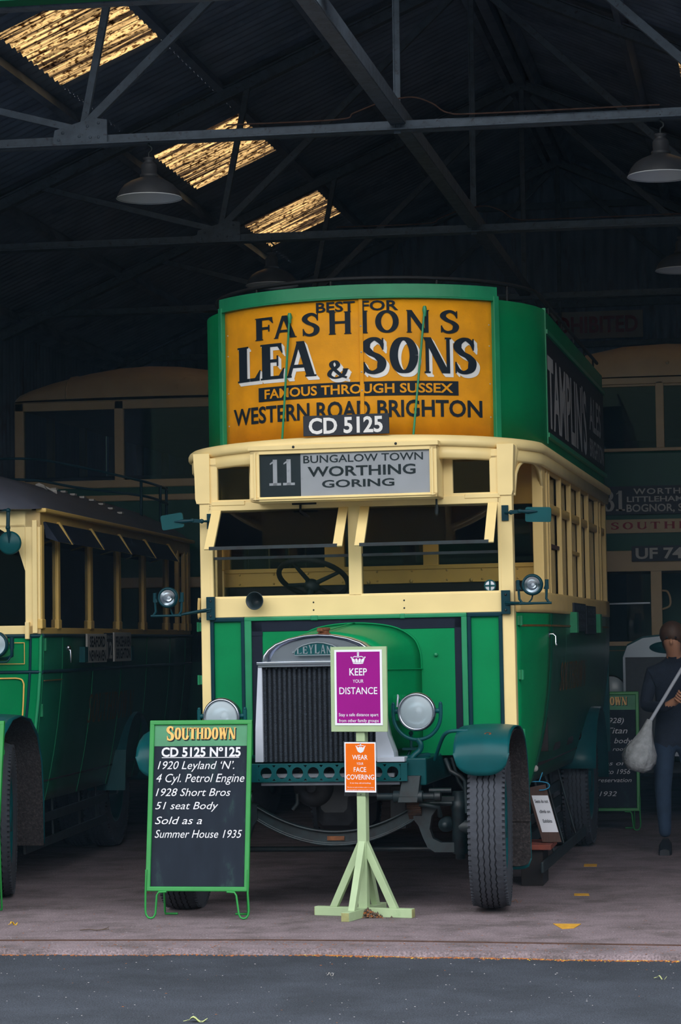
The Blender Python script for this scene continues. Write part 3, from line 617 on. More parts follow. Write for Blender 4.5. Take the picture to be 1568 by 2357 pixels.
# --- the lower saloon sides
XS = [(.08, 1.040), (.25, 1.082), (.45, 1.120), (.70, 1.150), (.95, 1.165), (2.0, 1.170), (5.6, 1.170)]
def sx(y, z=1.9):
    x = interp(XS, y); t = min(1, max(0, y-.05)/.9); w = max(0, (1.84-z)/1.14); return x-.165*t*w**2.3
YS = [.08,.15,.25,.35,.45,.57,.70,.82,.95]; YR = [.97]+rng(1.1, 5.6, 12)
ZL = [.70,.76,.84,.95,1.1,1.3,1.55,1.84]
for s in (-1, 1):
    mb = MB(); mb.grid(lambda y, z: (s*sx(y, z), y, z), YS, ZL); DO = P('cab_door', mb, 'green', solid=.02, off=0)
    if s > 0:
        mb = MB(); mb.tube([(sx(.9,1.69)+.01,.895,1.70),(sx(.9,1.69)+.035,.895,1.70),(sx(.9,1.69)+.05,.895,1.685),(sx(.9,1.69)+.05,.89,1.63)], .008, 8); mb.ball((sx(.9)+.05,.89,1.63), .012, 5); mb.lathe([(.001,.012),(.022,.01),(.026,0)], (sx(.9,1.69),.895,1.70), (1,0,0), 16); mb.build('door_handle', 'chrome', DO, label='chrome door handle')
    for z in (1.79, 1.44, 1.06):
        mb = MB(); mb.box(min(s*1.03,s*1.085), max(s*1.03,s*1.085), .085, .105, z-.03, z+.03); mb.tube([(s*1.075,.085,z-.032),(s*1.075,.085,z+.032)], .009, 6); mb.build('hinge', 'green_rail', DO, bevel=.002)
    mb = MB(); mb.grid(lambda y, z: (s*(sx(y, z)+.0125), y, z), YS[1:], [1.752, 1.765]); mb.build('gold_line', 'gold_dull', DO)
    mb = MB(); mb.grid(lambda y, z: (s*sx(y, z), y, z), YR, ZL); LS = P('lower_side_panel', mb, 'green_shaded', solid=.02, off=0)
    for y in (.955, 1.10, 1.95, 2.85, 3.75, 4.65, 5.5):
        mb = MB(); mb.tube([(s*(sx(y, z)+.004), y, z) for z in ZL], .007, 6); mb.build('panel_bead', 'green_rail', LS)
    mb = MB(); mb.grid(lambda y, z: (s*(sx(y, z)+.013), y, z), [.97, 1.4, 2.0, 3.2, 5.5], [1.752, 1.765])
    stext(mb, 'SOUTHDOWN', (1.62, 3.5, 1.30, 1.50), lambda u, v: (s*(sx(u, v)+.0135), u if s > 0 else 5.12-u, v), T=.2, gap=.16); mb.build('gold_lettering', 'gold_dull', LS, label='gilt fleet name and lining')
    mb = MB(); mb.grid(lambda y, z: (s*(sx(y, 1.84)+.004+.012*cos((z-1.9)*12)), y, z), YS+YR, [1.845, 1.87, 1.9, 1.94, 1.965, 1.98]); P('waist_panel', mb, 'cream_half_shade', solid=.02)
    mb = MB(); mb.grid(lambda y, z: (s*(sx(y)+.006), y, z), YS+YR, [1.825, 1.852]); P('waist_moulding', mb, 'mould', solid=.02)
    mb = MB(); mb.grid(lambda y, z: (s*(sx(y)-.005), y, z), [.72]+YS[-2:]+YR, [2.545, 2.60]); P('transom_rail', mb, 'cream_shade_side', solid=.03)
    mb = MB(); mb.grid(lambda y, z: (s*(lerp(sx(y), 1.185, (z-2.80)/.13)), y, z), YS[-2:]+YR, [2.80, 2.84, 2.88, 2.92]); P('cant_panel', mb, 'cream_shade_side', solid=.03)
    # arched head of the cab side opening
    mb = MB(); ar = [(.10,.42,2.62),(.10,.42,2.72)]
    ys = rng(.09, .74, 18); top = lambda y: 2.60+.24*(1-abs((y-.42)/.33)**3.2)**(1/2.2) if abs(y-.42) < .33 else 2.60
    mb.grid(lambda y, k: (s*(sx(y)+.02*k), y, lerp(top(y), 2.93, k)), ys, [0, .5, 1]); mb.tube([(s*(sx(y)+.004), y, top(y)) for y in ys], .012, 8); P('cab_arch', mb, 'cream', solid=.015)
    mb = MB(); mb.hexa([(s*(sx(.72)-.06),.72,1.97),(s*(sx(.72)+.012),.72,1.97),(s*(sx(.84)+.012),.84,1.97),(s*(sx(.84)-.06),.84,1.97),(s*(sx(.72)-.06),.72,2.9),(s*(sx(.72)+.012),.72,2.9),(s*(sx(.84)+.012),.84,2.9),(s*(sx(.84)-.06),.84,2.9)]); P('door_pillar', mb, 'cream_half_shade', bevel=.005)
    for y, w in ((1.0,.07),(1.12,.05),(1.85,.055),(2.55,.055),(3.30,.055),(3.95,.055),(4.82,.055),(5.05,.05),(5.52,.08)):
        x1 = s*(sx(y)+.004); x0 = x1-s*.036
        mb = MB(); mb.box(min(x0,x1), max(x0,x1), y-w/2, y+w/2, 1.975, 2.82); P('side_pillar', mb, 'cream_half_shade', bevel=.004)
    ends = (1.15, 1.82, 2.52, 3.27, 3.92, 4.79)
    for a, b in zip(ends, ends[1:]):
        x1 = s*(sx(a)-.04)
        mb = MB(); mb.box(min(x1,x1+s*.005), max(x1,x1+s*.005), a+.03, b, 1.98, 2.55); P('side_pane', mb, 'glass')
        mb = MB(); mb.box(min(x1,x1+s*.005), max(x1,x1+s*.005), a+.03, b, 2.60, 2.81); P('side_vent_pane', mb, 'glass_dark')
        if a not in (1.15, 2.52): continue
        mb = MB(); mb.box(min(x1,x1+s*.03), max(x1,x1+s*.03), a+.03, a+.055, 1.98, 2.55); mb.box(min(x1,x1+s*.03), max(x1,x1+s*.03), a+.03, b, 2.30, 2.325); P('sash_bar', mb, 'brown_wood' if a < 1.5 else 'cream_shade_side')
# --- side route boards in their holder
mb = MB(); mb.box(1.185, 1.20, 2.35, 3.25, 1.72, 1.93); mb.box(1.185, 1.20, 3.30, 4.1, 1.70, 1.92); g = P('side_route_board', mb, 'plate_black', bevel=.003)
for a, b in ((2.22, 2.34), (4.15, 4.3)):
    mb = MB(); mb.box(1.17, 1.23, a, b, 1.71, 1.86); mb.build('board_clip', 'green_rail', g)
mb = MB()
for i, w in enumerate(('WORTHING', 'LANCING', 'SHOREHAM')): text(mb, w, (2.45, 3.15, 1.875-.062*i, 1.915-.062*i), lambda u, v: (1.202, u, v), bold=.02)
for i, w in enumerate(('HOVE', 'BRIGHTON')): text(mb, w, (3.4, 4.0, 1.85-.075*i, 1.90-.075*i), lambda u, v: (1.202, u, v), bold=.02)
mb.build('lettering', 'grey_text', g)
# --- cab and saloon interior
mb = MB(); mb.box(-1.10, 1.12, 1.10, 1.13, .9, 2.075, 1); mb.box(-1.13, 1.15, 1.08, 1.13, 2.07, 2.17, 0); mb.box(-1.13, 1.15, 1.07, 1.13, 2.165, 2.195, 0)
mb.box(-1.16, -1.09, 1.08, 1.14, 2.19, 2.62, 0); mb.box(-.41, -.27, 1.08, 1.14, 2.19, 2.62, 0); mb.box(.285, .39, 1.08, 1.14, 2.19, 2.62, 0); mb.box(1.08, 1.15, 1.08, 1.14, 2.19, 2.62, 0); mb.box(-1.16, 1.15, 1.08, 1.14, 2.60, 2.95, 0)
BK = P('bulkhead', mb, ['ochre', 'interior'], bevel=.004, label='ochre bulkhead behind the driver, windows over a maroon panel')
mb = MB()
for i in range(9):
    for z in (2.09, 2.155): mb.ball((-1.02+.245*i, 1.078, z), .008, 4)
for x in (-.1, .2, .62): mb.ball((x, 1.075, 2.085), .014, 4)
mb.build('rivet', 'cream_shade_side', BK)
for a, b in ((-1.09,-.41),(-.27,.285),(.39,1.08)):
    mb = MB(); mb.box(a, b, 1.11, 1.114, 2.195, 2.60); mb.build('bulkhead_pane', 'glass', BK)
mb = MB(); mb.box(-1.0, 1.0, .06, 1.1, .90, .95); mb.box(-1.05, 1.05, 1.1, 5.54, .80, .86); P('saloon_floor', mb, 'interior')
mb = MB(); mb.box(-.94, .94, .06, .22, 1.0, 1.95); P('dashboard', mb, 'interior')
mb = MB(); mb.box(-.65, -.15, .72, 1.06, 1.2, 1.5); mb.box(-.65, -.15, 1.0, 1.07, 1.5, 1.9); P('driver_seat', mb, 'interior', bevel=.03)
for k in range(4):
    for x in (-.68, .68):
        mb = MB(); y = 1.9+.95*k; mb.box(x-.40, x+.40, y, y+.42, .86, 1.35); mb.box(x-.40, x+.40, y+.36, y+.46, 1.35, 1.86); P('passenger_seat', mb, 'interior', bevel=.03)
# steering wheel
c = Vector((-.345, .36, 2.10)); nrm = Vector((.10, .50, .86)).normalized(); a1 = nrm.cross(Vector((1,0,0))).normalized(); a2 = nrm.cross(a1)
ring = [c+(a2*cos(2*PI*i/40)+a1*sin(2*PI*i/40))*.235 for i in range(40)]
mb = MB(); mb.tube(ring, .018, 10, closed=True); SW = P('steering_wheel', mb, 'black')
hub = c-nrm*.05
mb = MB()
for k in (0, 1, 2, 3): mb.tube([hub, c+(a2*cos(PI/2*k+.5)+a1*sin(PI/2*k+.5))*.23], [.017,.012], 8)
mb.build('spoke', 'dark_metal', SW)
mb = MB(); mb.lathe([(.001,.03),(.035,.028),(.05,.01),(.05,-.03),(.03,-.05)], hub, nrm, 20); mb.tube([hub-nrm*.03, hub-nrm*.5+Vector((0,-.1,0))], .022, 10); mb.build('hub', 'dark_metal', SW)
mb = MB(); mb.tube([(-.345,-.02,2.60),(-.345,-.03,2.53),(-.331,-.04,2.523),(-.24,-.05,2.465),(-.12,-.06,2.385)], [.008,.008,.009,.007,.009], 6); mb.box(-.40,-.24,-.03,.03,2.575,2.60); P('wiper', mb, 'black')
mb = MB(); mb.lathe([(.001,.004),(.036,.004),(.038,0),(.001,0)], (.889, .009, 2.018), (0,-1,0), 24); g = P('window_ventilator', mb, 'blind_white')
mb = MB(); mb.box(.884,.894,-.001,.004,1.983,2.053); mb.box(.854,.924,-.001,.004,2.013,2.023); mb.lathe([(.032,.004),(.032,.008),(.039,.008),(.039,.0)], (.889,.009,2.018), (0,-1,0), 24); mb.build('rim', 'dark_green', g)
# ------------------------------------------------------------------ radiator, bonnet, chassis, wheels
NK, NO = 1.029, (-.086, .465, -.048)                  # the nose is drawn to a slightly small scale and set back to its datum on the frame
def nose(mb):
    mb.v = [tuple(c*NK+o for c, o in zip(v, NO)) for v in mb.v]; return mb
RD = bpy.data.objects.new('radiator', None); COL.objects.link(RD); RD.parent = BUS; 
top = [(-.383,1.556),(-.376,1.598),(-.35,1.632),(-.30,1.668),(-.22,1.698),(-.12,1.718),(-.03,1.724),(.06,1.718),(.16,1.698),(.24,1.668),(.29,1.632),(.316,1.598),(.323,1.556)]
def tsec(y, k, dz=0): return [(-.03+(x+.03)*k, y, 1.556+(z-1.556)*k+dz) for x, z in top]
mb = MB(); mb.loft([tsec(-1.055, .86), tsec(-1.085, .90), tsec(-1.10, .95), tsec(-1.095, .99), tsec(-1.07, 1.01), tsec(-.93, 1.01)], sm=True)
nose(mb).build('header_tank', 'steel', RD, bevel=.004, label='polished metal header tank')
mb = MB(); mb.box(-.412, .352, -1.108, -.93, 1.540, 1.558); mb.box(-.405, .345, -1.10, -.93, 1.525, 1.541); nose(mb).build('tank_flange', 'steel', RD, bevel=.003)
for s in (-1, 1):
    f = lambda x: -.03+s*x
    pts = [(f(.376),1.526),(f(.352),1.526),(f(.352),.95),(f(.402),.95),(f(.398),1.15)]
    if s > 0: pts = [(f(.376),1.526),(f(.352),1.526),(f(.345),.95),(f(.46),.95),(f(.455),1.0),(f(.42),1.10),(f(.40),1.2)]
    mb = MB(); mb.prism(pts, lambda a, b: (a, -1.095, b), lambda a, b: (a, -.94, b)); nose(mb).build('side_column', 'alloy', RD, bevel=.004)
mb = MB(); mb.box(-.385, .325, -1.03, -.95, .95, 1.53); nose(mb).build('core', 'core', RD)
for i in range(23):
    x = -.372+.0312*i
    mb = MB(); mb.tube([(x,-1.062,.95),(x,-1.062,1.526)], .0105, 10); nose(mb).build('cooling_tube', 'fins', RD)
mb = MB()
for i in range(12): mb.ball((-.358+.0624*i,-1.075,1.518), .008, 4)
nose(mb).build('tube_bolt', 'dark_metal', RD)
mb = MB(); arch = [(-.172,1.595),(.112,1.595),(.112,1.617),(.095,1.637),(.06,1.655),(.01,1.668),(-.03,1.672),(-.07,1.668),(-.12,1.655),(-.155,1.637),(-.172,1.617)]
mb.prism(arch, lambda a, b: (a, -1.112, b), lambda a, b: (a, -1.09, b)); BG = nose(mb).build('name_badge', 'dark_green', RD, bevel=.002)
mb = MB(); mb.tube([(a,-1.113,b) for a, b in arch], .004, 6, closed=True); mb.ball((-.182,-1.10,1.612), .008, 4); mb.ball((.122,-1.10,1.612), .008, 4)
for i, ch in enumerate('LEYLAND'):
    x = -.158+.0372*i; zt = (1.637,1.650,1.658,1.661,1.658,1.650,1.637)[i]
    stext(mb, ch, (x, x+.031, 1.604, zt), fy(-1.115), T=.2, t=.1, so=.05, sh=.05)
nose(mb).build('badge_lettering', 'badge_grey', BG)
mb = MB(); mb.lathe([(.044,0),(.044,.012),(.034,.014),(.034,.030),(.040,.032),(.041,.044),(.034,.047),(.001,.047)], (-.005,-1.03,1.715), n=20, sm=False)
mb.tube([(-.035,-1.068,1.745),(.0,-1.078,1.745)], .010, 6); nose(mb).build('filler_cap', 'rust', RD, label='rusty radiator cap')
# bonnet
fr0 = [(-.395,1.0),(-.39,1.50),(-.378,1.60),(-.34,1.65),(-.22,1.70),(-.03,1.728),(.16,1.70),(.28,1.65),(.318,1.60),(.330,1.50),(.335,1.0)]
fr = [(a*1.029-.086, b*1.029-.048) for a, b in fr0]
bk = [(-.435,1.0),(-.435,1.49),(-.42,1.62),(-.37,1.70),(-.24,1.765),(0,1.79),(.24,1.765),(.37,1.70),(.42,1.62),(.435,1.49),(.435,1.0)]
def refine(p): return [(v.x, v.y) for v in catmull([(a, b, 0) for a, b in p], 4)]
fr2, bk2 = refine(fr), refine(bk)
mb = MB(); mb.loft([[(lerp(a[0],b[0],t), lerp(-.525,-.01,t), lerp(a[1],b[1],t)) for a, b in zip(fr2, bk2)] for t in rng(0, 1, 6)], sm=True, caps=False, closed=False)
BN = P('bonnet', mb, 'green', solid=.012)
mb = MB(); mb.tube([(.262,-.52,1.495),(.443,-.02,1.49)], .004, 6); mb.tube([(-.10,-.52,1.742),(.0,-.02,1.797)], .004, 6); mb.tube([(lerp(a, a, 0), -.02, b+.004) for a, b in bk2[4:-4]], .006, 6)
mb.build('bonnet_hinge', 'green', BN)
mb = MB()
for i in range(13): mb.box(.30+.0105*i, .345+.0105*i, -.38+.022*i, -.368+.022*i, 1.17, 1.33)
mb.build('louvre', 'green', BN)
mb = MB(); mb.lathe([(.001,.02),(.012,.018),(.014,0)], (.53,-.012,1.58), (0,-1,0), 12); P('panel_stud', mb, 'green_rail')
# front cross member with lightening holes
mb = MB(); yb0, yb1 = -1.155, -1.143; z0, z1 = .834, .936; cz = .885; hr = .035; nh = 16
cells = [(-.353+.0975*k) for k in range(9)]; xl = -.52
for k, cx_ in enumerate(cells):
    a, b = cx_-.04875, cx_+.04875
    c_ = [(cx_+hr*cos(2*PI*(i+.5)/nh), cz+hr*sin(2*PI*(i+.5)/nh)) for i in range(nh)]; sq = []
    for i in range(nh):
        t = 2*PI*(i+.5)/nh; u, v = cos(t), sin(t); k_ = 1/max(abs(u)/.04875, abs(v)/((z1-z0)/2)); sq.append((cx_+u*k_, cz+v*k_))
    sq = [(a if abs(p[0]-a) < .012 and (abs(p[1]-z0) < .012 or abs(p[1]-z1) < .012) else b if abs(p[0]-b) < .012 and (abs(p[1]-z0) < .012 or abs(p[1]-z1) < .012) else p[0], z0 if abs(p[1]-z0) < .012 else z1 if abs(p[1]-z1) < .012 else p[1]) for p in sq]
    for y in (yb0, yb1): mb.add([(p[0], y, p[1]) for p in sq+c_], [(i, (i+1) % nh, nh+(i+1) % nh, nh+i) for i in range(nh)])
    mb.add([(p[0], y, p[1]) for y in (yb0, yb1) for p in c_], [(i, (i+1) % nh, nh+(i+1) % nh, nh+i) for i in range(nh)])
    # square corners of each cell
    for X in (a, b):
        for Z in (z0, z1): pass
mb.box(xl, cells[0]-.04875, yb0, yb1, z0, z1); mb.box(cells[-1]+.04875, .515, yb0, yb1, z0, z1)
mb.box(xl, .515, yb0, -1.08, z1-.004, z1+.004); mb.box(xl, .515, yb0, -1.08, z0-.004, z0+.004)
P('front_cross_member', nose(mb), 'dark_green', bevel=.002)
mb = MB(); mb.box(-.40, .46, -1.09, -.98, .806, .824); mb.box(-.40, .42, -1.06, -1.02, .85, .875); P('under_tray', nose(mb), 'alloy', bevel=.004)
for s, x in ((1, .55), (-1, -.61)):
    mb = MB(); mb.box(x-.08, x+.07, -1.08, -.05, .80, .965); mb.bar((x-.13,-1.07,.955),(x+.06,-.9,.975),.05,.03); P('chassis_rail', nose(mb), 'dark_green', bevel=.01)
    mb = MB(); mb.box(x-.22, x-.05, -1.15, -1.03, .945, .975); P('rail_bracket', nose(mb), 'alloy', bevel=.004)
    mb = MB(); mb.hexa([(x-.10,-1.14,.70),(x+.02,-1.14,.70),(x+.02,-1.06,.70),(x-.10,-1.06,.70),(x-.07,-1.12,.86),(x+.04,-1.12,.86),(x+.04,-1.0,.86),(x-.07,-1.0,.86)]); mb.lathe([(.001,-.09),(.036,-.09),(.036,.09),(.001,.09)], (x-.04,-1.10,.735), (1,0,0), 16)
    mb.lathe([(.001,-.19),(.022,-.19),(.022,.16),(.03,.16),(.03,.20),(.001,.20)], (x-.04,-1.10,.735), (1,0,0), 12); P('spring_shackle', nose(mb), 'dark_metal', bevel=.006)
    mb = MB()
    for i in range(9):
        ln = 1-.085*i; xx = x*1.03-.105; a = Vector((xx,-.52-.15*ln,.700-.012*i-.01*(1-ln))); b = Vector((xx,-.52,.655-.012*i)); c_ = Vector((xx,-.52+.48*ln,.715-.012*i-.03*(1-ln)))
        mb.bar(a, b, .085, .0105, (0,0,1)); mb.bar(b, c_, .085, .0105, (0,0,1))
    P('leaf_spring', mb, 'rusty_spring')
# small pipes and levers under the chassis
for pts, r in (([(.66,-.55,.93),(.70,-.62,.86),(.76,-.62,.83),(.79,-.62,.80),(.795,-.60,.60)], .014), ([(.66,-.3,.93),(.70,-.3,.78),(.76,-.3,.69),(.80,-.3,.69)], .011), ([(.56,-.6,.74),(.70,-.6,.74)], .016), ([(.56,-.58,.66),(.70,-.58,.66)], .012), ([(.50,-.62,.66),(.62,-.62,.64),(.62,-.56,.58)], .016), ([(-.30,-.5,.72),(-.30,-.5,.66),(-.33,-.5,.62)], .014)):
    mb = MB(); mb.tube(pts, r, 8); P('brake_rod', mb, 'dark_metal')
mb = MB(); mb.tube([(.42,-.4,1.08),(.42,-.4,1.0),(.40,-.42,.95)], .010, 8); mb.ball((.42,-.4,1.09), .016, 5); mb.box(.37,.46,-.45,-.35,.985,1.0); P('bonnet_catch', mb, 'dark_green')
# engine sump and starting boss
mb = MB(); mb.lathe([(.001,-.06),(.03,-.06),(.036,-.05),(.036,-.03),(.075,-.025),(.11,0),(.13,.03),(.135,.4),(.001,.4)], (-.21,-.45,.76), (0,1,0), 28); P('crankcase_nose', mb, 'crankcase')
mb = MB()
secs = []
for y, k in ((-.42,.6),(-.38,.85),(-.25,1),(.3,1)): secs.append([(-.08+a*k, y, .80+(b-.80)*k) for a, b in ((-.24,.86),(-.24,.72),(-.20,.66),(-.15,.62),(-.14,.50),(-.10,.46),(.10,.46),(.14,.50),(.15,.62),(.22,.67),(.25,.72),(.25,.86))])
mb.loft(secs, sm=True); mb.box(.26, .36, -.3, -.1, .48, .75); P('engine_sump', mb, 'crankcase', bevel=.004)
# axle
mb = MB()
def axz(x): return .442+.62*x*x if abs(x) < .52 else .442+.62*.27
cx0 = -.05; secs = []
for x in rng(-.52, .52, 27):
    z = axz(x); h = .048; secs.append((cx0+x, z, h))
def ibeam(p):
    x, z, h = p; w = .032; f = .014
    return [(x,-.52-w,z-h),(x,-.52+w,z-h),(x,-.52+w,z-h+f),(x,-.52+.008,z-h+f),(x,-.52+.008,z+h-f),(x,-.52+w,z+h-f),(x,-.52+w,z+h),(x,-.52-w,z+h),(x,-.52-w,z+h-f),(x,-.52-.008,z+h-f),(x,-.52-.008,z-h+f),(x,-.52-w,z-h+f)]
mb.loft([ibeam(p) for p in secs])
for s in (-1, 1):
    f = lambda x: cx0+s*x
    up_ = [(f(.50),.56),(f(.50),.655),(f(.58),.672),(f(.64),.70),(f(.80),.70),(f(.80),.645),(f(.66),.64),(f(.615),.58),(f(.60),.50),(f(.62),.44),(f(.67),.415),(f(.80),.415),(f(.80),.355),(f(.63),.355),(f(.585),.385),(f(.555),.45),(f(.53),.52)]
    mb.prism(up_, lambda a, b: (a,-.555,b), lambda a, b: (a,-.485,b))
AX = P('front_axle', mb, 'dark_metal', bevel=.006)
mb = MB(); mb.box(cx0-.055, cx0+.055, -.538, -.526, .430, .456); mb.build('axle_plate', 'rust', AX)
for s in (-1, 1):
    x = cx0+s*.785
    mb = MB(); mb.lathe([(.001,0),(.03,0),(.03,.03),(.048,.035),(.048,.30),(.055,.31),(.055,.36),(.045,.365),(.04,.42),(.001,.42)], (x,-.52,.31), n=18); mb.lathe([(.001,-.10),(.02,-.10),(.022,-.08),(.045,-.075),(.05,0)], (cx0+s*.70,-.48,.525), (0,1,0), 16); mb.tube([(x,-.52,.51),(x+s*.1,-.52,.51)], .05, 14); P('king_pin', mb, 'dark_metal')
mb = MB(); mb.tube([(-.82,-.34,.36),(.75,-.34,.36)], .018, 8); mb.ball((-.82,-.34,.36), .04, 6); mb.tube([(-.82,-.34,.36),(-.82,-.34,.24)], [.045,.03], 8); P('track_rod', mb, 'dark_metal')
# wheels
def wheel(name, x, y, r, wd, s, dz=0, steer=.075):
    h = wd/2; g = .012; pr = [(r*.60,-h*.82),(r*.70,-h*.98),(r*.84,-h*1.02),(r*.925,-h*.98),(r*.965,-h*.86)]; zg = [0]*5
    cuts = [-.46,-.16,.16,.46]
    for i, c_ in enumerate(cuts):
        rr = r-.010*abs(c_)
        pr += [(rr, c_*h-.0045), (rr-g, c_*h-.003), (rr-g, c_*h+.003), (rr, c_*h+.0045)]; zg += [.0035]*4
    pr += [(r*.965,h*.86),(r*.925,h*.98),(r*.84,h*1.02),(r*.70,h*.98),(r*.60,h*.82)]; zg += [0]*5
    w = bpy.data.objects.new(name, None); COL.objects.link(w); w.parent = BUS; w.location = (x, y, r+dz); w.rotation_euler = (0, 0, steer if name == 'front_wheel' else 0)
    mb = MB(); mb.lathe(pr, axis=(1,0,0), n=120, zig=zg, sm=False); 
    for i in range(90):
        t = 2*PI*i/90
        for q in (-1, 1):
            c_ = Vector((q*h*.93, cos(t)*r*.948, sin(t)*r*.948)); mb.bar(c_+Vector((-q*.012,0,0)), c_+Vector((q*.010,0,0)), .018, .02, (0,cos(t),sin(t)))
    mb.build('tyre', 'tyre', w)
    mb = MB(); mb.lathe([(r*.60,-h*.82),(r*.57,-h*.8),(r*.56,-h*.3),(r*.30,-h*.15*s),(r*.18,-h*.15),(r*.16,s*h*.9),(.001,s*h*.9)], axis=(1,0,0), n=40); mb.lathe([(r*.61,h*.82),(r*.56,h*.8),(r*.56,-h*.3)], axis=(1,0,0), n=40); mb.build('wheel_disc', 'dark_green', w)
wheel('front_wheel', -1.025, -.52, .517, .218, -1, -.006); wheel('front_wheel', .930, -.52, .517, .222, 1, .006)
for s in (-1, 1):
    for q in (.80, 1.02): wheel('rear_wheel', s*q, 4.35, .515, .20, s)
mb = MB(); mb.tube([(-1.0,4.35,.52),(1.0,4.35,.52)], .06, 12); mb.ball((0,4.35,.52), .2, 8); P('rear_axle', mb, 'dark_metal')
# mudguards
path = [(-1.125,.985),(-1.10,1.03),(-1.03,1.075),(-.92,1.108),(-.78,1.125),(-.62,1.13),(-.46,1.122),(-.30,1.09),(-.17,1.03),(-.07,.93),(0,.78),(.03,.6),(.045,.42),(.05,.26)]
path = [(.9*a+.03, b) for a, b in path]
for s, x0, x1 in ((1, .772, 1.112), (-1, -1.215, -.865)):
    mb = MB(); cxm = (x0+x1)/2; hw = (x1-x0)/2; us = rng(-1, 1, 17)
    def lip(u, k): return (1-sqrt(max(0, 1-u*u)))
    def mp(i, u):
        y, z = path[i]; x = cxm+u*hw
        return (x, y, z+.012*(1-u*u))
    def lipz(k, u): return (cxm+u*hw, -.983-.004*sin(k*PI), .985-.135*k*max(0,1-abs(u)**2.8)**.5+.012*(1-u*u)*(1-k))
    def tailz(k, u): return (cxm+u*hw, .075, .26-.07*k*(max(0,1-abs(u)**5))**.4+.012*(1-u*u)*(1-k))
    rows = [lambda u, k=k: lipz(k, u) for k in (1, .8, .6, .4, .2)]+[lambda u, i=i: mp(i, u) for i in range(len(path))]+[lambda u, k=k: tailz(k, u) for k in (.33, .66, 1)]
    mb.grid(lambda i, u: rows[i](u), range(len(rows)), us)
    MG = P('mudguard', mb, 'dark_green', solid=.006)
    mb = MB(); mb.grid(lambda i, u: (cxm+u*hw*.985, lerp(path[i][0], -.55, .02), lerp(path[i][1], .5, .025)), range(2, len(path)), us)
    mb.grid(lambda k, u: (cxm+u*hw*.985, .063, .272-.06*k*(max(0,1-abs(u)**5))**.4), rng(0, 1, 4), us); mb.box(x0, x1, .045, .06, .50, .55)
    for z in (.62,.52,.40,.29): mb.ball((cxm+.03, .045, z), .016, 5)
    mb.build('mudguard_lining', 'under', MG, label='dirt-caked inner face')
    mb = MB()
    if s > 0: mb.tube(catmull([(.60,-.60,.93),(.66,-.72,1.05),(.70,-.78,1.10),(.75,-.80,1.115),(.84,-.80,1.115)], 6), .012, 8)
    else: mb.tube(catmull([(-.70,-.60,.93),(-.78,-.75,1.05),(-.85,-.80,1.10),(-.95,-.80,1.115)], 6), .012, 8)
    mb.build('mudguard_stay', 'dark_green', MG)
    mb = MB(); mb.lathe([(.022,0),(.022,.004),(.012,.004)], (cxm+.03,-.88,1.095), (0,-.4,1), 14); mb.build('grommet', 'rust', MG)
# lamps
def biglamp(x, y, z, r, nm):
    h = bpy.data.objects.new(nm, None); COL.objects.link(h); h.parent = BUS; h.location = (x, y, z); h.scale = (1.022,)*3
    mb = MB(); mb.lathe([(.100,-.055),(.104,-.062),(.112,-.060),(.119,-.045),(.119,-.02),(.112,-.005),(.100,.0),(.098,-.04)], axis=(0,1,0), n=48); mb.build('rim', 'steel', h)
    mb = MB(); mb.lathe([(.114,-.01),(.112,.03),(.095,.10),(.06,.15),(.02,.17),(.001,.172)], axis=(0,1,0), n=40); mb.build('lamp_bowl', 'steel', h)
    mb = MB(); mb.lathe([(.101,-.045),(.085,.015),(.06,.05),(.03,.07),(.001,.075)], axis=(0,1,0), n=40); mb.build('reflector', 'reflector', h)
    mb = MB(); mb.ball((.006,.02,.008), .022, 7); mb.build('bulb', 'poster_white', h)
    mb = MB(); mb.lathe([(.001,-.072),(.05,-.068),(.08,-.061),(.101,-.052)], axis=(0,1,0), n=40); mb.build('lens', 'frosted', h)
    mb = MB()
    for q in (-1, 1):
        mb.ball((q*.128,-.03,.005), .016, 6, sc=(1.2,1,1)); mb.tube([(q*.146,-.03,-.02),(q*.146,-.03,.045)], .013, 8); mb.ball((q*.146,-.03,.05), .011, 5)
    arc = [(.146*cos(t),-.03,-.02+.15*sin(t)*1.0) for t in rng(PI, 2*PI, 22)]; mb.tube(arc, .0115, 8)
    mb.tube(catmull([(0,-.03,-.165),(.02,-.03,-.20),(.012,-.03,-.235),(-.025,-.05,-.27),(-.045,-.06,-.32),(-.045,-.06,-.37)], 6), .017, 10); mb.build('lamp_bracket', 'dark_green', h)
    return h
h = biglamp(.490, -.55, 1.229, .118, 'headlamp'); biglamp(-.760, -.55, 1.213, .118, 'headlamp')
mb = MB(); mb.tube(catmull([(-.16,.3,.06),(-.13,.05,.10),(-.118,-.02,.09),(-.122,-.03,.03)], 8), .006, 6); mb.build('lamp_flex', 'alloy', h)
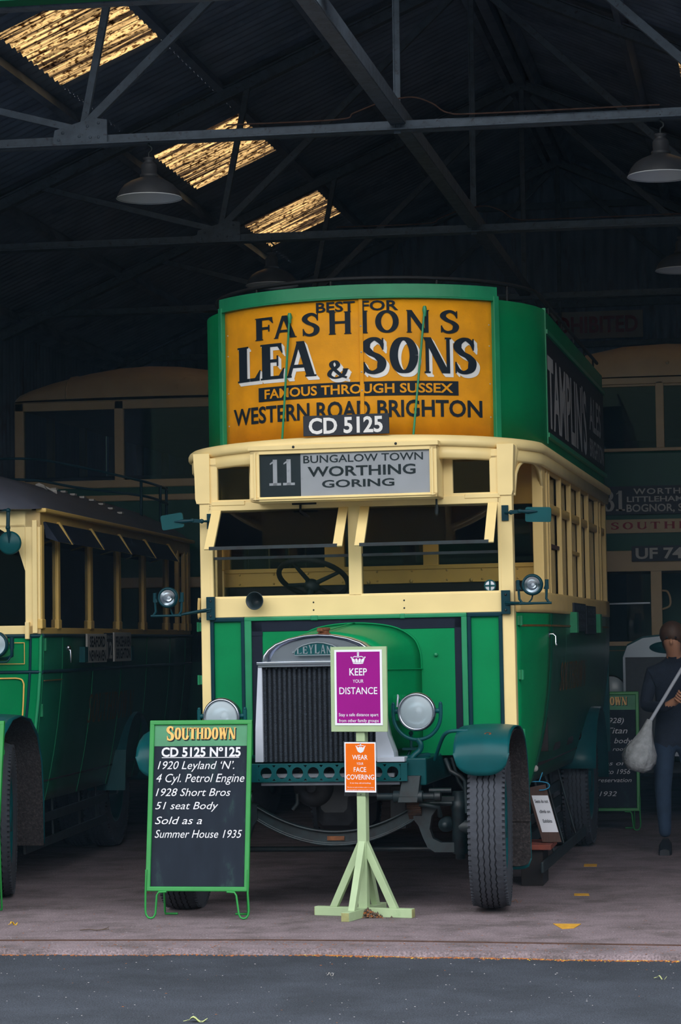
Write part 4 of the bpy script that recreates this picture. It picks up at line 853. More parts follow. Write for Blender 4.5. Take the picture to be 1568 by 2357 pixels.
def sidelamp(s, x, y, z, px):
    h = bpy.data.objects.new('side_lamp', None); COL.objects.link(h); h.parent = BUS; h.location = (x, y, z)
    mb = MB(); mb.lathe([(.050,-.02),(.054,-.028),(.064,-.026),(.069,-.012),(.068,.012),(.055,.05),(.02,.07),(.001,.07)], axis=(0,1,0), n=36); mb.build('lamp_body', 'mould', h)
    mb = MB(); mb.lathe([(.053,-.018),(.04,.012),(.02,.028),(.001,.03)], axis=(0,1,0), n=30); mb.build('reflector', 'chrome', h)
    mb = MB(); mb.ball((.004,.0,-.002), .012, 6); mb.build('bulb', 'poster_white', h)
    mb = MB(); mb.lathe([(.001,-.033),(.03,-.03),(.052,-.023)], axis=(0,1,0), n=30); mb.build('lens', 'lens', h)
    mb = MB(); zb = -.118
    for q in (-1, 1):
        mb.tube([(q*.078,0,-.03),(q*.090,0,.0)], .01, 8); mb.tube([(q*.092,0,-.03),(q*.092,0,.032)], .013, 8)
        mb.tube([(q*.090,0,-.03),(q*.086,0,-.09),(q*.086+.02*s,.0,zb)], .0085, 8)
    mb.tube([(-.086,0,zb),(.12,.0,zb)] if s > 0 else [(-.12,0,zb),(.086,0,zb)], .0085, 8); mb.tube([(0,.03,-.05),(-.01*s,.03,-.09),(-.03*s,0,zb)], .006, 6)
    mb.tube([(-s*.05,0,zb),(px-x,.10,1.905-z)], .010, 8); mb.tube([(-s*.0,.02,zb-.002),(px-x,.10,1.893-z)], .007, 8)
    mb.box(px-x-.029, px-x+.029, .10, .125, 1.832-z, 1.985-z)
    mb.build('lamp_bracket', 'mould', h, bevel=.003)
    mb = MB(); mb.ball((px-x, .10, 1.957-z), .009, 4); mb.ball((px-x, .10, 1.858-z), .009, 4); mb.build('bolt', 'dark_metal', h)
sidelamp(1, 1.182, -.15, 2.014, .995); sidelamp(-1, -1.213, -.15, 1.984, -.955)
def mirror(s, px, cx_, cz_, w, hgt, tilt):
    h = bpy.data.objects.new('mirror', None); COL.objects.link(h); h.parent = BUS; h.location = (px, -.06, 2.483)
    q = lambda a, b: (cx_-px+a*cos(tilt)-b*sin(tilt), cz_-2.483+a*sin(tilt)+b*cos(tilt))
    r_ = .014; pts = []
    for sx_, sz_, a0 in ((1,1,0),(-1,1,PI/2),(-1,-1,PI),(1,-1,1.5*PI)):
        for t in rng(a0, a0+PI/2, 5): pts.append(q(sx_*(w/2-r_)+r_*cos(t), sz_*(hgt/2-r_)+r_*sin(t)))
    mb = MB(); mb.prism(pts, lambda a, b: (a, -.05, b), lambda a, b: (a, -.03, b)); mb.build('mirror_back', 'dark_green', h, bevel=.004)
    mb = MB(); mb.box(-.022, .022, .035, .06, -.05, .05); mb.tube([(0,.04,0),(s*.05,-.01,.0)], .008, 8); mb.ball((s*.045,-.01,0), .016, 6); mb.ball((s*.105,-.03,.004), .016, 6); mb.bar((s*.04,-.01,0),(s*.11,-.03,.004),.02,.024)
    mb.tube([(s*.105,-.035,.004),(s*.16,-.055,.0),(s*.22,-.056,0)], [.010,.014,.003], 8); mb.build('mirror_arm', 'mould', h, bevel=.006)
mirror(1, 1.0, 1.224, 2.463, .165, .095, math.radians(-2)); mirror(-1, -.955, -1.190, 2.485, .150, .098, math.radians(8))
mb = MB(); mb.lathe([(.001,-.02),(.03,-.03),(.052,-.10),(.058,-.105),(.060,-.112),(.055,-.112),(.04,-.06),(.02,-.035),(.001,-.03)], (-.637,0,1.952), (.06,1,0), 32); P('horn', mb, 'horn_grey')
# lifeguard rails between the wheels
LG = bpy.data.objects.new('lifeguard', None); COL.objects.link(LG); LG.parent = BUS
for xr, y0, y1, z0, z1 in ((.93,1.7,3.55,.52,.535),(.93,1.55,3.62,.40,.415),(.93,1.55,3.72,.27,.285),(1.10,.75,3.8,.14,.155)):
    mb = MB(); mb.bar((xr,y0,z0),(xr,y1,z1),.02,.075,(0,0,1)); mb.build('rail', 'dark_metal', LG, bevel=.006)
for a, b in [((1.08,y,.15),(.915,y,.27),(.90,y,.86)) [::2] for y in (1.72, 2.4, 3.3)]+[((.915,2.2,.54),(.90,1.75,.86)), ((.915,3.1,.54),(.90,2.75,.86))]:
    mb = MB(); mb.tube([a, b], .010, 6); mb.build('rail_hanger', 'dark_metal', LG)
mb = MB(); mb.ball((sx(1.0,.78)+.012,1.0,.79), .024, 6); P('lamp_stud', mb, 'sign_white')
mb = MB()
mb.grid(lambda t, u: (.78+.42*u, 4.35+.60*cos(t), .515+.60*sin(t)), rng(.0, PI*.93, 16), [0,.3,.6,1]); P('rear_mudguard', mb, 'dark_green', solid=.01)
# notice and plank by the wheel
t = thing('wooden_notice', 'brown wooden notice board with a white paper strip, leaning by the bus front wheel', 'notice', (-1.652, 17.32, 0))
mb = MB(); mb.hexa([(.045,-.0,.285),(.175,.0,.285),(.175,.022,.285),(.045,.022,.285),(-.06,-.0,.655),(.07,.0,.68),(.07,.022,.68),(-.06,.022,.655)]); mb.build('board', 'brown_wood', t, bevel=.003)
mp = lambda u, v: (.045-.105*v+.018+.112*u, -.003, .285+.385*v)
mb = MB(); mb.poly([(0,.18),(1,.18),(1,.83),(0,.83)], lambda u, v: mp(u, v)); PA = mb.build('paper', 'poster_white', t)
mb = MB()
for w, a, b, v in (('Seats do not',.1,.9,.70),('climb on',.2,.85,.52),('Exhibits',.25,.8,.35)): text(mb, w, (a, b, v, v+.055), lambda u, k: (mp(u, k)[0], -.005, mp(u, k)[2]), bold=.02)
mb.build('lettering', 'grey_text', PA)
mb = MB(); mb.tube(catmull([(-.075,-.01,.64),(-.05,-.012,.69),(.02,-.012,.70),(.085,-.01,.69),(.10,-.01,.665),(.07,-.012,.645),(.03,-.012,.64)], 6), .004, 5); mb.tube([(.03,.0,.70),(.05,.03,.76)], .004, 5); mb.build('string', 'string', t, label='blue string')
t = thing('step_box', 'low reddish plank step under the leaning wooden notice, by the bus front wheel', 'step', (-1.675, 17.22, 0))
mb = MB(); mb.box(-.08, .14, -.06, .42, .245, .28); mb.build('top_plank', 'red_plank', t, bevel=.004)
mb = MB(); mb.box(-.07, .08, -.02, .38, .0, .245); mb.build('base', 'interior', t, bevel=.004)
# ------------------------------------------------------------------ the single-decker on the left
LB = thing('single_decker_bus', 'green and yellow single-deck bus with grey canvas roof, cut by the left picture edge', 'bus', (-5.0593, 17.0081, 0), (0, 0, math.radians(3.1055)))
def Q(n, mb, m, parent=None, **k): return mb.build(n, m, LB if parent is None else parent, **k)
WB = 2.2; ZB = [.56,.64,.75,.9,1.1,1.3,1.5,1.745]
def lx(z, y=1.0): return -.145*max(0, (1.745-z)/1.185)**2.0
for s in (1, -1):
    X = (lambda d: d) if s > 0 else (lambda d: -WB-d)
    mb = MB(); mb.grid(lambda y, z: (X(lx(z)), y, z), [.0, 1, 2, 3, 4, 5, 5.95], ZB); LP = Q('lower_side_panel', mb, 'green_shaded', solid=.02, off=0)
    for y in (.03, .62, 1.66, 2.72, 3.78, 4.84, 5.6):
        mb = MB(); mb.tube([(X(lx(z)+.006), y, z) for z in ZB], .008, 6); mb.build('panel_bead', 'green_rail', LP)
    for z in (1.745, 1.49):
        mb = MB(); mb.tube([(X(lx(z)+.008), 0, z), (X(lx(z)+.008), 5.95, z)], .014, 6); mb.build('side_moulding', 'mould', LP)
    mb = MB(); stext(mb, 'SOUTHDOWN', (1.6, 3.3, 1.08, 1.30), lambda u, v: (X(lx(v)+.013), u if s > 0 else 4.9-u, v), T=.2, gap=.16)
    mb.box(min(X(.0),X(.012)), max(X(.0),X(.012)), .06, .6, 1.425, 1.432); mb.build('gold_lettering', 'gold_dull', LP, label='dull gilt fleet name')
    mb = MB(); x0, x1 = sorted((X(-.05), X(.0))); mb.box(x0, x1, 0, 5.95, 1.745, 1.80); mb.box(x0, x1, 0, 5.95, 2.50, 2.62); Q('window_rail', mb, 'cream_shade_side', bevel=.004)
    for y, w in ((.04,.08),(.54,.07),(1.63,.09),(2.69,.09),(3.73,.10),(4.80,.08),(5.33,.08),(5.66,.06),(5.86,.12)):
        mb = MB(); x0, x1 = sorted((X(-.03), X(.008))); mb.box(x0, x1, y-w/2, y+w/2, 1.79, 2.52); x0, x1 = sorted((X(-.04), X(.014))); mb.box(x0, x1, y-w/2-.02, y+w/2+.01, 1.79, 1.86); Q('side_pillar', mb, 'cream_shade_side', bevel=.008)
    for a, b in ((.62,1.58),(1.70,2.64),(2.76,3.68),(3.80,4.76),(.1,.5)):
        mb = MB(); x0, x1 = sorted((X(-.02), X(-.015))); mb.box(x0, x1, a, b, 1.80, 2.5); Q('side_pane', mb, 'glass_dark')
        if s > 0:
            mb = MB(); mb.hexa([(.02,a-.02,2.43),(.11,a-.02,2.40),(.11,b,2.40),(.02,b,2.43),(.0,a-.02,2.54),(.012,a-.02,2.545),(.012,b,2.545),(.0,b,2.54)]); V = Q('window_visor', mb, 'black_band')
            mb = MB(); mb.hexa([(.0,b,2.42),(.115,b,2.395),(.115,b+.03,2.395),(.0,b+.03,2.42),(.0,b,2.56),(.02,b,2.56),(.02,b+.03,2.56),(.0,b+.03,2.56)]); mb.build('visor_cheek', 'cream_shade_side', V)
    mb = MB(); x0, x1 = sorted((X(-.03), X(.045))); mb.box(x0, x1, -.02, 5.97, 2.605, 2.635); Q('gutter', mb, 'cream_shade_side', bevel=.008)
RP = [(0.03,2.635),(-.04,2.70),(-.12,2.755),(-.35,2.865),(-.7,2.975),(-1.1,3.02)]
RP = RP+[(-WB-a, b) for a, b in RP[-2::-1]]
mb = MB(); ysr = [-.10,-.06,.02,.2,.6,2,4,5.4,5.8,6.0]; kz = [.0,.45,.72,.9,1,1,1,1,.85,.3]
mb.grid(lambda i, p: (lerp(-1.1, p[0], .97+.03*kz[i]), ysr[i], 2.625+(p[1]-2.625)*kz[i]), range(len(ysr)), RP); Q('canvas_roof', mb, 'roof_canvas', label='grey canvas roof')
mb = MB()
def rz(x): return interp(sorted(RP), x)
for i in range(13):
    x = -.13-.080*i; mb.box(x-.021, x+.021, 3.36, 3.44, rz(x)+.002, rz(x)+.018)
Q('roof_lacing', mb, 'sign_white')
mb = MB()
for zz in (0, -.19): mb.tube(catmull([(-1.9,5.0,3.36+zz),(-1.3,5.0,3.36+zz),(-.85,5.0,3.28+zz),(-.27,5.0,3.14+zz*.7),(-.2,5.6,3.12+zz*.7),(-.2,5.9,3.11+zz*.7)], 6), .013, 6)
RR = Q('luggage_rail', mb, 'mould')
for x, y in ((-.27,5.0),(-.2,5.55),(-.2,5.85)):
    mb = MB(); mb.tube([(x,y,rz(x)-.02),(x,y,3.13)], .014, 6); mb.build('rail_post', 'mould', RR)
mb = MB(); mb.add([tuple(v) for v in (Vector((-.42+.022*i, 1.6+.04*sin(i*2.1), rz(-.42+.022*i)+.012+.018*(i % 2))) for i in range(9))], [(0,1,2),(2,1,3),(2,3,4),(4,3,5),(4,5,6),(6,5,7),(6,7,8)]); Q('hood_strap', mb, 'sign_white', solid=.01)
# front
mb = MB(); mb.box(-WB, 0, -.0, .03, 1.50, 1.745); mb.grid(lambda k, z: (lerp(-WB-lx(z), lx(z), k), -.004, z), [0, .5, 1], ZB); FP = Q('front_panel', mb, 'green', solid=.02, off=0)
mb = MB(); mb.tube([(-WB,-.012,1.742),(0,-.012,1.742)], .015, 8); mb.tube([(-WB,-.012,1.49),(0,-.012,1.49)], .013, 8); mb.tube([(lx(z)-.072,-.012,z) for z in ZB], .011, 6); mb.build('front_moulding', 'mould', FP)
mb = MB(); mb.tube([(lx(z)-.0,-.012,z) for z in ZB], .013, 6); mb.build('corner_bead', 'green_rail', FP)
mb = MB(); f2 = -.024
mb.box(-1.0,-.112,f2-.003,f2,1.693,1.698); mb.box(-1.0,-.112,f2-.003,f2,1.546,1.551); mb.box(-.117,-.112,f2-.003,f2,1.546,1.698)
mb.tube(catmull([(-1.0,f2,1.445),(-.3,f2,1.448),(-.16,f2,1.446),(-.125,f2,1.42),(-.122,f2,1.36),(-.135,f2,1.15),(-.165,f2,1.0)], 6), .006, 6); mb.build('gold_lining', 'gold', FP, label='gold coach lining')
mb = MB()
for a, b, c, d in ((-WB,0,1.745,1.815),(-WB,0,2.50,2.62),(-.11,0,1.745,2.62),(-WB,-WB+.1,1.745,2.62),(-1.16,-1.05,1.745,2.62)): mb.box(a, b, -.012, .05, c, d)
ar = [(-.11,2.2),(-.11,2.52),(-.42,2.52),(-.30,2.50),(-.22,2.45),(-.16,2.36)]; mb.prism(ar, lambda a, b: (a,-.012,b), lambda a, b: (a,.03,b))
mb.box(-.105,-.075,-.05,-.01,1.72,1.84); mb.box(-.055,-.02,-.03,-.01,1.76,2.55); Q('front_window_frame', mb, 'cream', bevel=.004)
for a, b in ((-1.05,-.11),(-WB+.1,-1.16)):
    mb = MB(); mb.box(a, b, .02, .025, 1.815, 2.50); Q('front_pane', mb, 'glass_dark')
mb = MB(); mb.box(-WB+.06, -.06, .0, .10, 2.60, 2.66); Q('front_cornice', mb, 'cream', bevel=.01)
mb = MB(); mb.box(-WB+.1,-.1,5.85,5.95,.56,2.65); mb.box(-WB+.1,-.1,.1,5.85,.70,.75); mb.box(-WB+.1,-.1,1.15,1.2,.7,1.9); Q('rear_panel', mb, 'interior')
for k in range(4):
    for x in (-.5,-1.7):
        mb = MB(); y = 1.6+1.0*k; mb.box(x-.4,x+.4,y,y+.4,.75,1.2); mb.box(x-.4,x+.4,y+.35,y+.43,1.2,1.75); Q('passenger_seat', mb, 'interior', bevel=.03)
mb = MB(); mb.tube([(.05,.60,1.64),(.07,.60,1.64),(.07,.62,1.55)], .010, 6); mb.ball((.055,.60,1.655), .02, 5); Q('door_handle', mb, 'steel')
for z in (1.68, 1.22, .82):
    mb = MB(); mb.box(lx(z)-.01, lx(z)+.022, .05, .085, z-.045, z+.045); Q('hinge', mb, 'green_rail', bevel=.004)
# bonnet and radiator (beyond the frame)
mb = MB(); mb.loft([[(-1.1+a*k, y, .75+(b-.75)*k) for a, b in ((-.42,.7),(-.42,1.45),(-.3,1.62),(0,1.68),(.3,1.62),(.42,1.45),(.42,.7))] for y, k in ((-.95,.9),(-.02,1))]); Q('bonnet', mb, 'green', bevel=.01)
mb = MB(); mb.box(-1.48,-.72,-1.02,-.95,.75,1.55); RA = Q('radiator', mb, 'steel', bevel=.02)
mb = MB(); mb.box(-1.42,-.78,-1.03,-1.0,.8,1.4); mb.build('core', 'core', RA)
for a in (-1.6, -.8):
    mb = MB(); mb.box(a,a+.2,-1.0,5.8,.48,.62); Q('chassis_rail', mb, 'dark_metal')
def lwheel(nm, x, y, r, wd, s):
    global BUS
    keep = BUS; BUS = LB; wheel(nm, x, y, r, wd, s, steer=.19); BUS = keep
lwheel('front_wheel', -.15, -.66, .515, .21, 1); lwheel('front_wheel', -WB+.15, -.66, .515, .21, -1)
for x in (-.28, -.50, -WB+.28, -WB+.50): lwheel('rear_wheel', x, 3.45, .515, .2, 1)
for y, r in ((-.66, .045), (3.45, .06)):
    mb = MB(); mb.tube([(-2.0,y,.51),(-.25,y,.51)], r, 8); Q('axle', mb, 'dark_metal')
mb = MB(); pth = [(-1.3,.75),(-1.25,.95),(-1.1,1.10),(-.9,1.18),(-.66,1.20),(-.4,1.17),(-.2,1.06),(-.08,.88),(-.03,.6),(-.02,.3)]
mb.grid(lambda i, u: (lerp(-.38,.02,u), pth[i][0], pth[i][1]+.012*(1-(2*u-1)**2)), range(len(pth)), rng(0,1,9)); MG = Q('mudguard', mb, 'dark_green', solid=.008)
mb = MB(); mb.grid(lambda i, u: (lerp(-.375,.015,u), pth[i][0]-.012, pth[i][1]-.012), range(4, len(pth)), rng(0,1,5)); mb.build('mudguard_lining', 'under', MG)
mb = MB(); mb.grid(lambda t, u: (lerp(-.60,.0,u), 3.45+.62*cos(t), .515+.60*sin(t)), rng(0, PI, 18), [0,.4,.8,1]); mb.hexa([(-.3,2.80,.50),(.01,2.80,.50),(.01,2.83,.50),(-.3,2.83,.50),(-.3,2.86,.82),(.01,2.86,.82),(.01,2.89,.82),(-.3,2.89,.82)]); Q('rear_mudguard', mb, 'dark_green', solid=.008)
for z0, z1 in ((.43,.45),(.255,.28)):
    mb = MB(); mb.bar((-.13,-.0,z0),(-.15,2.85,z1),.02,.065,(0,0,1)); Q('lifeguard_rail', mb, 'dark_metal', bevel=.005)
for y in (.25, 1.0, 1.9, 2.5):
    mb = MB(); mb.tube([(-.16,y,.24),(-.17,y,.62)], .010, 6); Q('rail_hanger', mb, 'dark_metal')
h = bpy.data.objects.new('headlamp', None); COL.objects.link(h); h.parent = LB; h.location = (-.285, -.16, 1.685)
for nm, pr, m_ in (('rim', [(.075,-.03),(.085,-.035),(.092,-.02),(.09,.03),(.06,.08),(.001,.10)], 'mould'), ('reflector', [(.075,-.02),(.05,.02),(.001,.035)], 'reflector'), ('lens', [(.001,-.045),(.05,-.04),(.076,-.03)], 'frosted')):
    mb = MB(); mb.lathe(pr, axis=(0,1,0), n=32); mb.build(nm, m_, h)
mb = MB(); mb.tube([(.10,0,.0),(.115,0,.0),(.115,0,-.08),(.06,.04,-.10),(-.02,.14,-.10)], .013, 6); mb.tube([(.115,0,.05),(.115,0,-.03)], .017, 6); mb.tube(catmull([(-.05,.0,-.11),(.03,-.01,-.12),(.08,-.01,-.12),(.11,0,-.08)], 5), .006, 5); mb.build('lamp_bracket', 'mould', h)
h = bpy.data.objects.new('mirror', None); COL.objects.link(h); h.parent = LB; h.location = (-.19, -.12, 2.39)
mb = MB(); mb.lathe([(.001,-.02),(.07,-.016),(.082,-.005),(.082,.004),(.001,.006)], axis=(0,1,0), n=32); mb.build('mirror_back', 'dark_green', h)
mb = MB(); mb.tube([(0,-.02,0),(0,-.03,.07),(-.005,-.03,.10)], [.004,.012,.014], 8); mb.ball((-.005,-.03,.105), .018, 6); mb.tube([(-.005,-.03,.105),(-.005,-.02,.22)], .014, 6); mb.ball((-.005,-.02,.225), .018, 6); mb.tube([(-.005,-.02,.225),(-.10,.10,.23)], .014, 6); mb.build('mirror_arm', 'mould', h)
mb = MB(); mb.box(.03,.045,1.29,1.98,1.54,1.757); g = Q('side_route_board', mb, 'sign_white', bevel=.003, label='white board reading Seaford Newhaven')
sy = lambda u, v: (.048, u, v)
mb = MB(); text(mb, 'SEAFORD', (1.36,1.91,1.66,1.735), sy, bold=.03); text(mb, 'NEWHAVEN', (1.34,1.93,1.555,1.63), sy, bold=.03); mb.build('lettering', 'ink', g)
mb = MB(); mb.box(.03,.045,2.27,2.93,1.54,1.77); g = Q('side_route_board', mb, 'sign_white', bevel=.003, label='white board reading Peacehaven Brighton')
mb = MB(); text(mb, 'PEACEHAVEN', (2.31,2.89,1.66,1.735), sy, bold=.03); text(mb, 'BRIGHTON', (2.33,2.88,1.565,1.64), sy, bold=.03); mb.build('lettering', 'ink', g)
mb = MB(); mb.box(.02,.035,1.99,2.26,1.545,1.765); g = Q('route_number_board', mb, 'plate_black')
mb = MB(); text(mb, '12', (2.03,2.22,1.57,1.69), lambda u, v: (.037,u,v), bold=.03); text(mb, 'SERVICE', (2.02,2.23,1.72,1.745), lambda u, v: (.037,u,v)); mb.build('lettering', 'sign_white', g)
for a, b in ((1.18,1.29),(2.93,3.02)):
    mb = MB(); mb.box(.0,.05,a,b,1.545,1.66); Q('board_clip', mb, 'dark_green')

# ------------------------------------------------------------------ covered double-decker standing behind it
DD = thing('covered_double_decker_bus', 'dark covered-top double-decker with domed cream roof, behind the single-decker', 'bus', (-5.93, 23.2, 0))
def R_(n, mb, m, parent=None, **k): return mb.build(n, m, DD if parent is None else parent, **k)
def body_sec(w, z0, z1, y, rad=.12): return [(-w+rad,y,z0),(w-rad,y,z0),(w,y,z0+rad),(w,y,z1),(-w,y,z1),(-w,y,z0+rad)]
mb = MB(); mb.box(-1.22,1.22,0,6.8,.45,3.22); R_('body', mb, 'green_shaded', bevel=.03)
mb = MB(); mb.box(-1.235,1.235,-.012,6.81,3.16,3.235); mb.box(-1.235,1.235,-.012,6.81,3.03,3.09); mb.box(-1.22,1.22,-.03,0,2.2,2.3); R_('cream_band', mb, 'cream_back_shade', bevel=.01)
mb = MB()
for a, b in ((-1.22,-1.13),(-.235,-.145),(.70,.79),(1.13,1.22)): mb.box(a, b, -.01, .06, 3.23, 3.99)
for y in (1.1,2.3,3.5,4.7,5.9):
    for s in (-1,1): mb.box(min(s*1.22,s*1.15), max(s*1.22,s*1.15), y-.04, y+.04, 3.23, 3.99)
mb.box(-1.22,1.22,-.01,.06,3.91,3.99); mb.box(-1.22,1.22,0,6.8,3.94,4.0); R_('upper_window_frame', mb, 'cream_back_shade', bevel=.006)
for a, b in ((-1.13,-.235),(-.145,.70),(.79,1.13)):
    mb = MB(); mb.box(a, b, .02, .03, 3.23, 3.92); R_('upper_pane', mb, 'glass_dark')
mb = MB(); mb.box(-1.15,1.15,.4,6.7,3.22,3.3); mb.box(-1.15,1.15,6.7,6.8,3.2,4.0); R_('saloon_inside', mb, 'interior')
prf = [(-1.24,4.0),(-1.235,4.05),(-1.20,4.11),(-1.12,4.16),(-.9,4.24),(-.6,4.32),(-.3,4.365),(0,4.38)]; prf += [(-a, b) for a, b in prf[-2::-1]]
ysr = [-.06,-.03,.05,.2,.45,.9,6.2,6.6,6.85]; kz = [.05,.35,.62,.82,.95,1,1,.8,.1]
mb = MB(); mb.grid(lambda i, p: (p[0]*(.96+.04*kz[i]), ysr[i], 4.0+(p[1]-4.0)*kz[i]), range(len(ysr)), prf); RF = R_('domed_roof', mb, 'cream_back_shade', label='domed cream roof')
mb = MB()
for x in (-.72, .72): mb.tube([(x*(.96+.04*kz[i]), ysr[i], 4.004+(interp(prf, x)-4.0)*kz[i]) for i in range(6)], .010, 6)
mb.build('roof_seam', 'cream_back_shade', RF)
mb = MB(); mb.box(-1.05,1.05,-.012,0,1.5,2.2); R_('lower_pane', mb, 'glass_dark')
for x in (-1.0, 1.0):
    for y in (.8, 5.2):
        mb = MB(); mb.lathe([(.3,-.11),(.48,-.11),(.51,-.07),(.51,.07),(.48,.11),(.3,.11)], (x,y,.51), (1,0,0), 32); mb.lathe([(.3,-.08),(.001,-.02)], (x,y,.51), (1,0,0), 24, 1); mb.lathe([(.3,.08),(.001,.02)], (x,y,.51), (1,0,0), 24, 1); R_('wheel', mb, ['tyre','dark_green'])

# ------------------------------------------------------------------ double-decker UF 742x at the back on the right
TD = thing('dark_double_decker_bus', 'dark double-decker on route 31 at the back, partly hidden by the central bus', 'bus', (-.95, 23.2, 0))
def S_(n, mb, m, parent=None, **k): return mb.build(n, m, TD if parent is None else parent, **k)
w = 1.12; K = 1.014; Zc = lambda z: 1.68+(z-1.68)*K
mb = MB(); mb.box(-w,w,.0,6.6,.45,1.62); mb.box(-w,w,1.0,6.6,1.62,2.3); mb.box(-w,w,-.02,6.6,2.44,3.38); S_('body', mb, 'green_shaded', bevel=.02)
mb = MB(); mb.box(-w,w,-.03,0,2.28,2.47); mb.box(-w,w,0,1.0,2.28,2.34); g = S_('waist_band', mb, 'cream_back_shade', bevel=.004)
mb = MB(); mb.box(-.335,.335,-.055,-.032,2.37,2.51); pl = mb.build('number_plate', 'plate_black', g)
mb = MB(); text(mb, 'UF 7428', (-.30,.30,2.395,2.487), fy(-.058), bold=.03); mb.build('lettering', 'sign_white', pl)
mb = MB(); mb.box(-w+.05,w-.05,-.04,-.02,2.63,2.755); g = S_('name_band', mb, 'cream_back_shade')
mb = MB(); stext(mb, 'SOUTHDOWN', (-.52,.62,2.665,2.73), fy(-.043), T=.2, t=.1, gap=.30); mb.build('lettering', 'sign_red', g, label='red painted fleet name')
mb = MB(); mb.box(-.64,.64,-.05,-.02,2.80,3.06); g = S_('destination_blind', mb, 'plate_black')
mb = MB(); stext(mb, '31', (-.585,-.39,2.835,3.02), fy(-.053), T=.22, t=.09, gap=.10); text(mb, 'WORTHING', (-.31,.33,2.985,3.035), fy(-.053), bold=.02, space=1.2); text(mb, 'LITTLEHAMPTON', (-.37,.42,2.915,2.962), fy(-.053), bold=.02); text(mb, 'BOGNOR, SOUTHSEA', (-.375,.58,2.825,2.89), fy(-.053), bold=.02); mb.build('lettering', 'sign_white', g)
mb = MB(); mb.box(-w,w,-.03,.05,3.38,3.41)
for a, b in ((-w,-w+.08),(-.095,-.02),(w-.08,w)): mb.box(a, b, -.02, .06, 3.41, 4.02)
mb.box(-w,w,-.02,.06,4.0,4.06); mb.box(-w,w,0,6.6,3.98,4.06); S_('upper_window_frame', mb, 'cream_back_shade', bevel=.005)
for a, b in ((-w+.08,-.095),(-.02,w-.08)):
    mb = MB(); mb.box(a, b, .02, .03, 3.41, 4.0); S_('upper_pane', mb, 'glass_dark')
mb = MB(); mb.box(-w+.05,w-.05,.5,6.5,3.36,3.42); mb.box(-w,w,6.5,6.6,3.38,4.0); S_('saloon_inside', mb, 'interior')
prf = [(-w-.02,4.05),(-w,4.14),(-w+.1,4.24),(-w+.35,4.34),(-.4,4.42),(0,4.44)]; prf += [(-a, b) for a, b in prf[-2::-1]]
ysr = [-.04,-.02,.06,.25,.6,1.2,6.2,6.6]; kz = [.05,.4,.70,.88,.97,1,1,.2]
mb = MB(); mb.grid(lambda i, p: (p[0], ysr[i], 4.05+(p[1]-4.05)*kz[i]), range(len(ysr)), prf); mb.ball((.02,-.02,4.19), .018, 5); S_('cream_roof', mb, 'cream_back_shade', label='cream roof dome')
mb = MB(); mb.box(-w,-w+.10,-.02,.06,1.60,2.30); mb.box(-.17,-.07,-.02,.06,1.60,2.30); mb.box(-w,-.07,-.02,.06,1.60,1.64); S_('cab_window_frame', mb, 'cream_back_shade', bevel=.004)
mb = MB(); mb.box(-w+.1,-.17,.02,.026,1.64,2.29); C_ = S_('cab_pane', mb, 'glass_dark')
mb = MB(); mb.bar((-w+.1,0,1.98),(-.18,0,1.99),.02,.014); mb.build('pane_strip', 'steel', C_)
mb = MB(); mb.tube(catmull([(-.065,-.02,2.10),(-.02,-.05,2.09),(.005,-.05,2.03),(0,-.05,1.96),(-.065,-.02,1.93)], 5), .010, 6); S_('grab_handle', mb, 'cream_back_shade')
mb = MB(); mb.box(-w,-.40,-.01,.0,1.555,1.562); S_('gold_line', mb, 'gold_dull')
mb = MB(); rad = [(-.40,.62),(-.40,1.50),(-.36,1.60),(-.22,1.67),(0,1.69),(.22,1.67),(.36,1.60),(.40,1.50),(.40,.62)]
mb.prism(rad, lambda a, b: (a,-.62,b), lambda a, b: (a,-.50,b)); RA = S_('radiator', mb, 'steel', bevel=.02)
mb = MB(); mb.box(-.378,.378,-.632,-.6,.66,1.50); mb.build('core', 'core', RA)
mb = MB(); mb.lathe([(.001,-.02),(.16,-.018),(.165,0)], (0,-.62,1.58), (0,1,0), 24); 
for i, v in enumerate(mb.v): mb.v[i] = (v[0], v[1], 1.585+(v[2]-1.58)*.33)
mb.build('name_badge', 'dark_green', RA)
mb = MB(); mb.loft([[(a*1.02, y, b*1.01) for a, b in rad] for y in (-.50, .02)]); S_('bonnet', mb, 'dark_green', bevel=.01)
for x in (-.52, .66):
    mb = MB(); mb.lathe([(.001,-.05),(.09,-.045),(.13,-.02)], (x,-.45,1.20), (0,1,0), 28); mb.lathe([(.13,-.02),(.14,-.01),(.13,.05),(.06,.14),(.001,.15)], (x,-.45,1.20), (0,1,0), 28, 1); mb.tube([(x,-.4,1.1),(x,-.35,.6)], .02, 6, mi=1); S_('headlamp', mb, ['frosted','dark_metal'])
for x in (-.93, .93):
    for y in (-.15, 5.0):
        mb = MB(); mb.lathe([(.3,-.11),(.48,-.11),(.51,-.07),(.51,.07),(.48,.11),(.3,.11)], (x,y,.51), (1,0,0), 32); mb.lathe([(.3,-.08),(.001,-.02)], (x,y,.51), (1,0,0), 24, 1); mb.lathe([(.3,.08),(.001,.02)], (x,y,.51), (1,0,0), 24, 1); S_('wheel', mb, ['tyre','dark_green'])
mb = MB(); mb.grid(lambda t, x: (x, -.15+.62*cos(t), .51+.60*sin(t)), rng(.1, PI, 14), [-1.12,-.9,-.7]); S_('mudguard', mb, 'dark_green', solid=.01)
mb = MB(); mb.box(-.9,.9,-.2,-.1,.45,.55); S_('axle', mb, 'dark_metal')

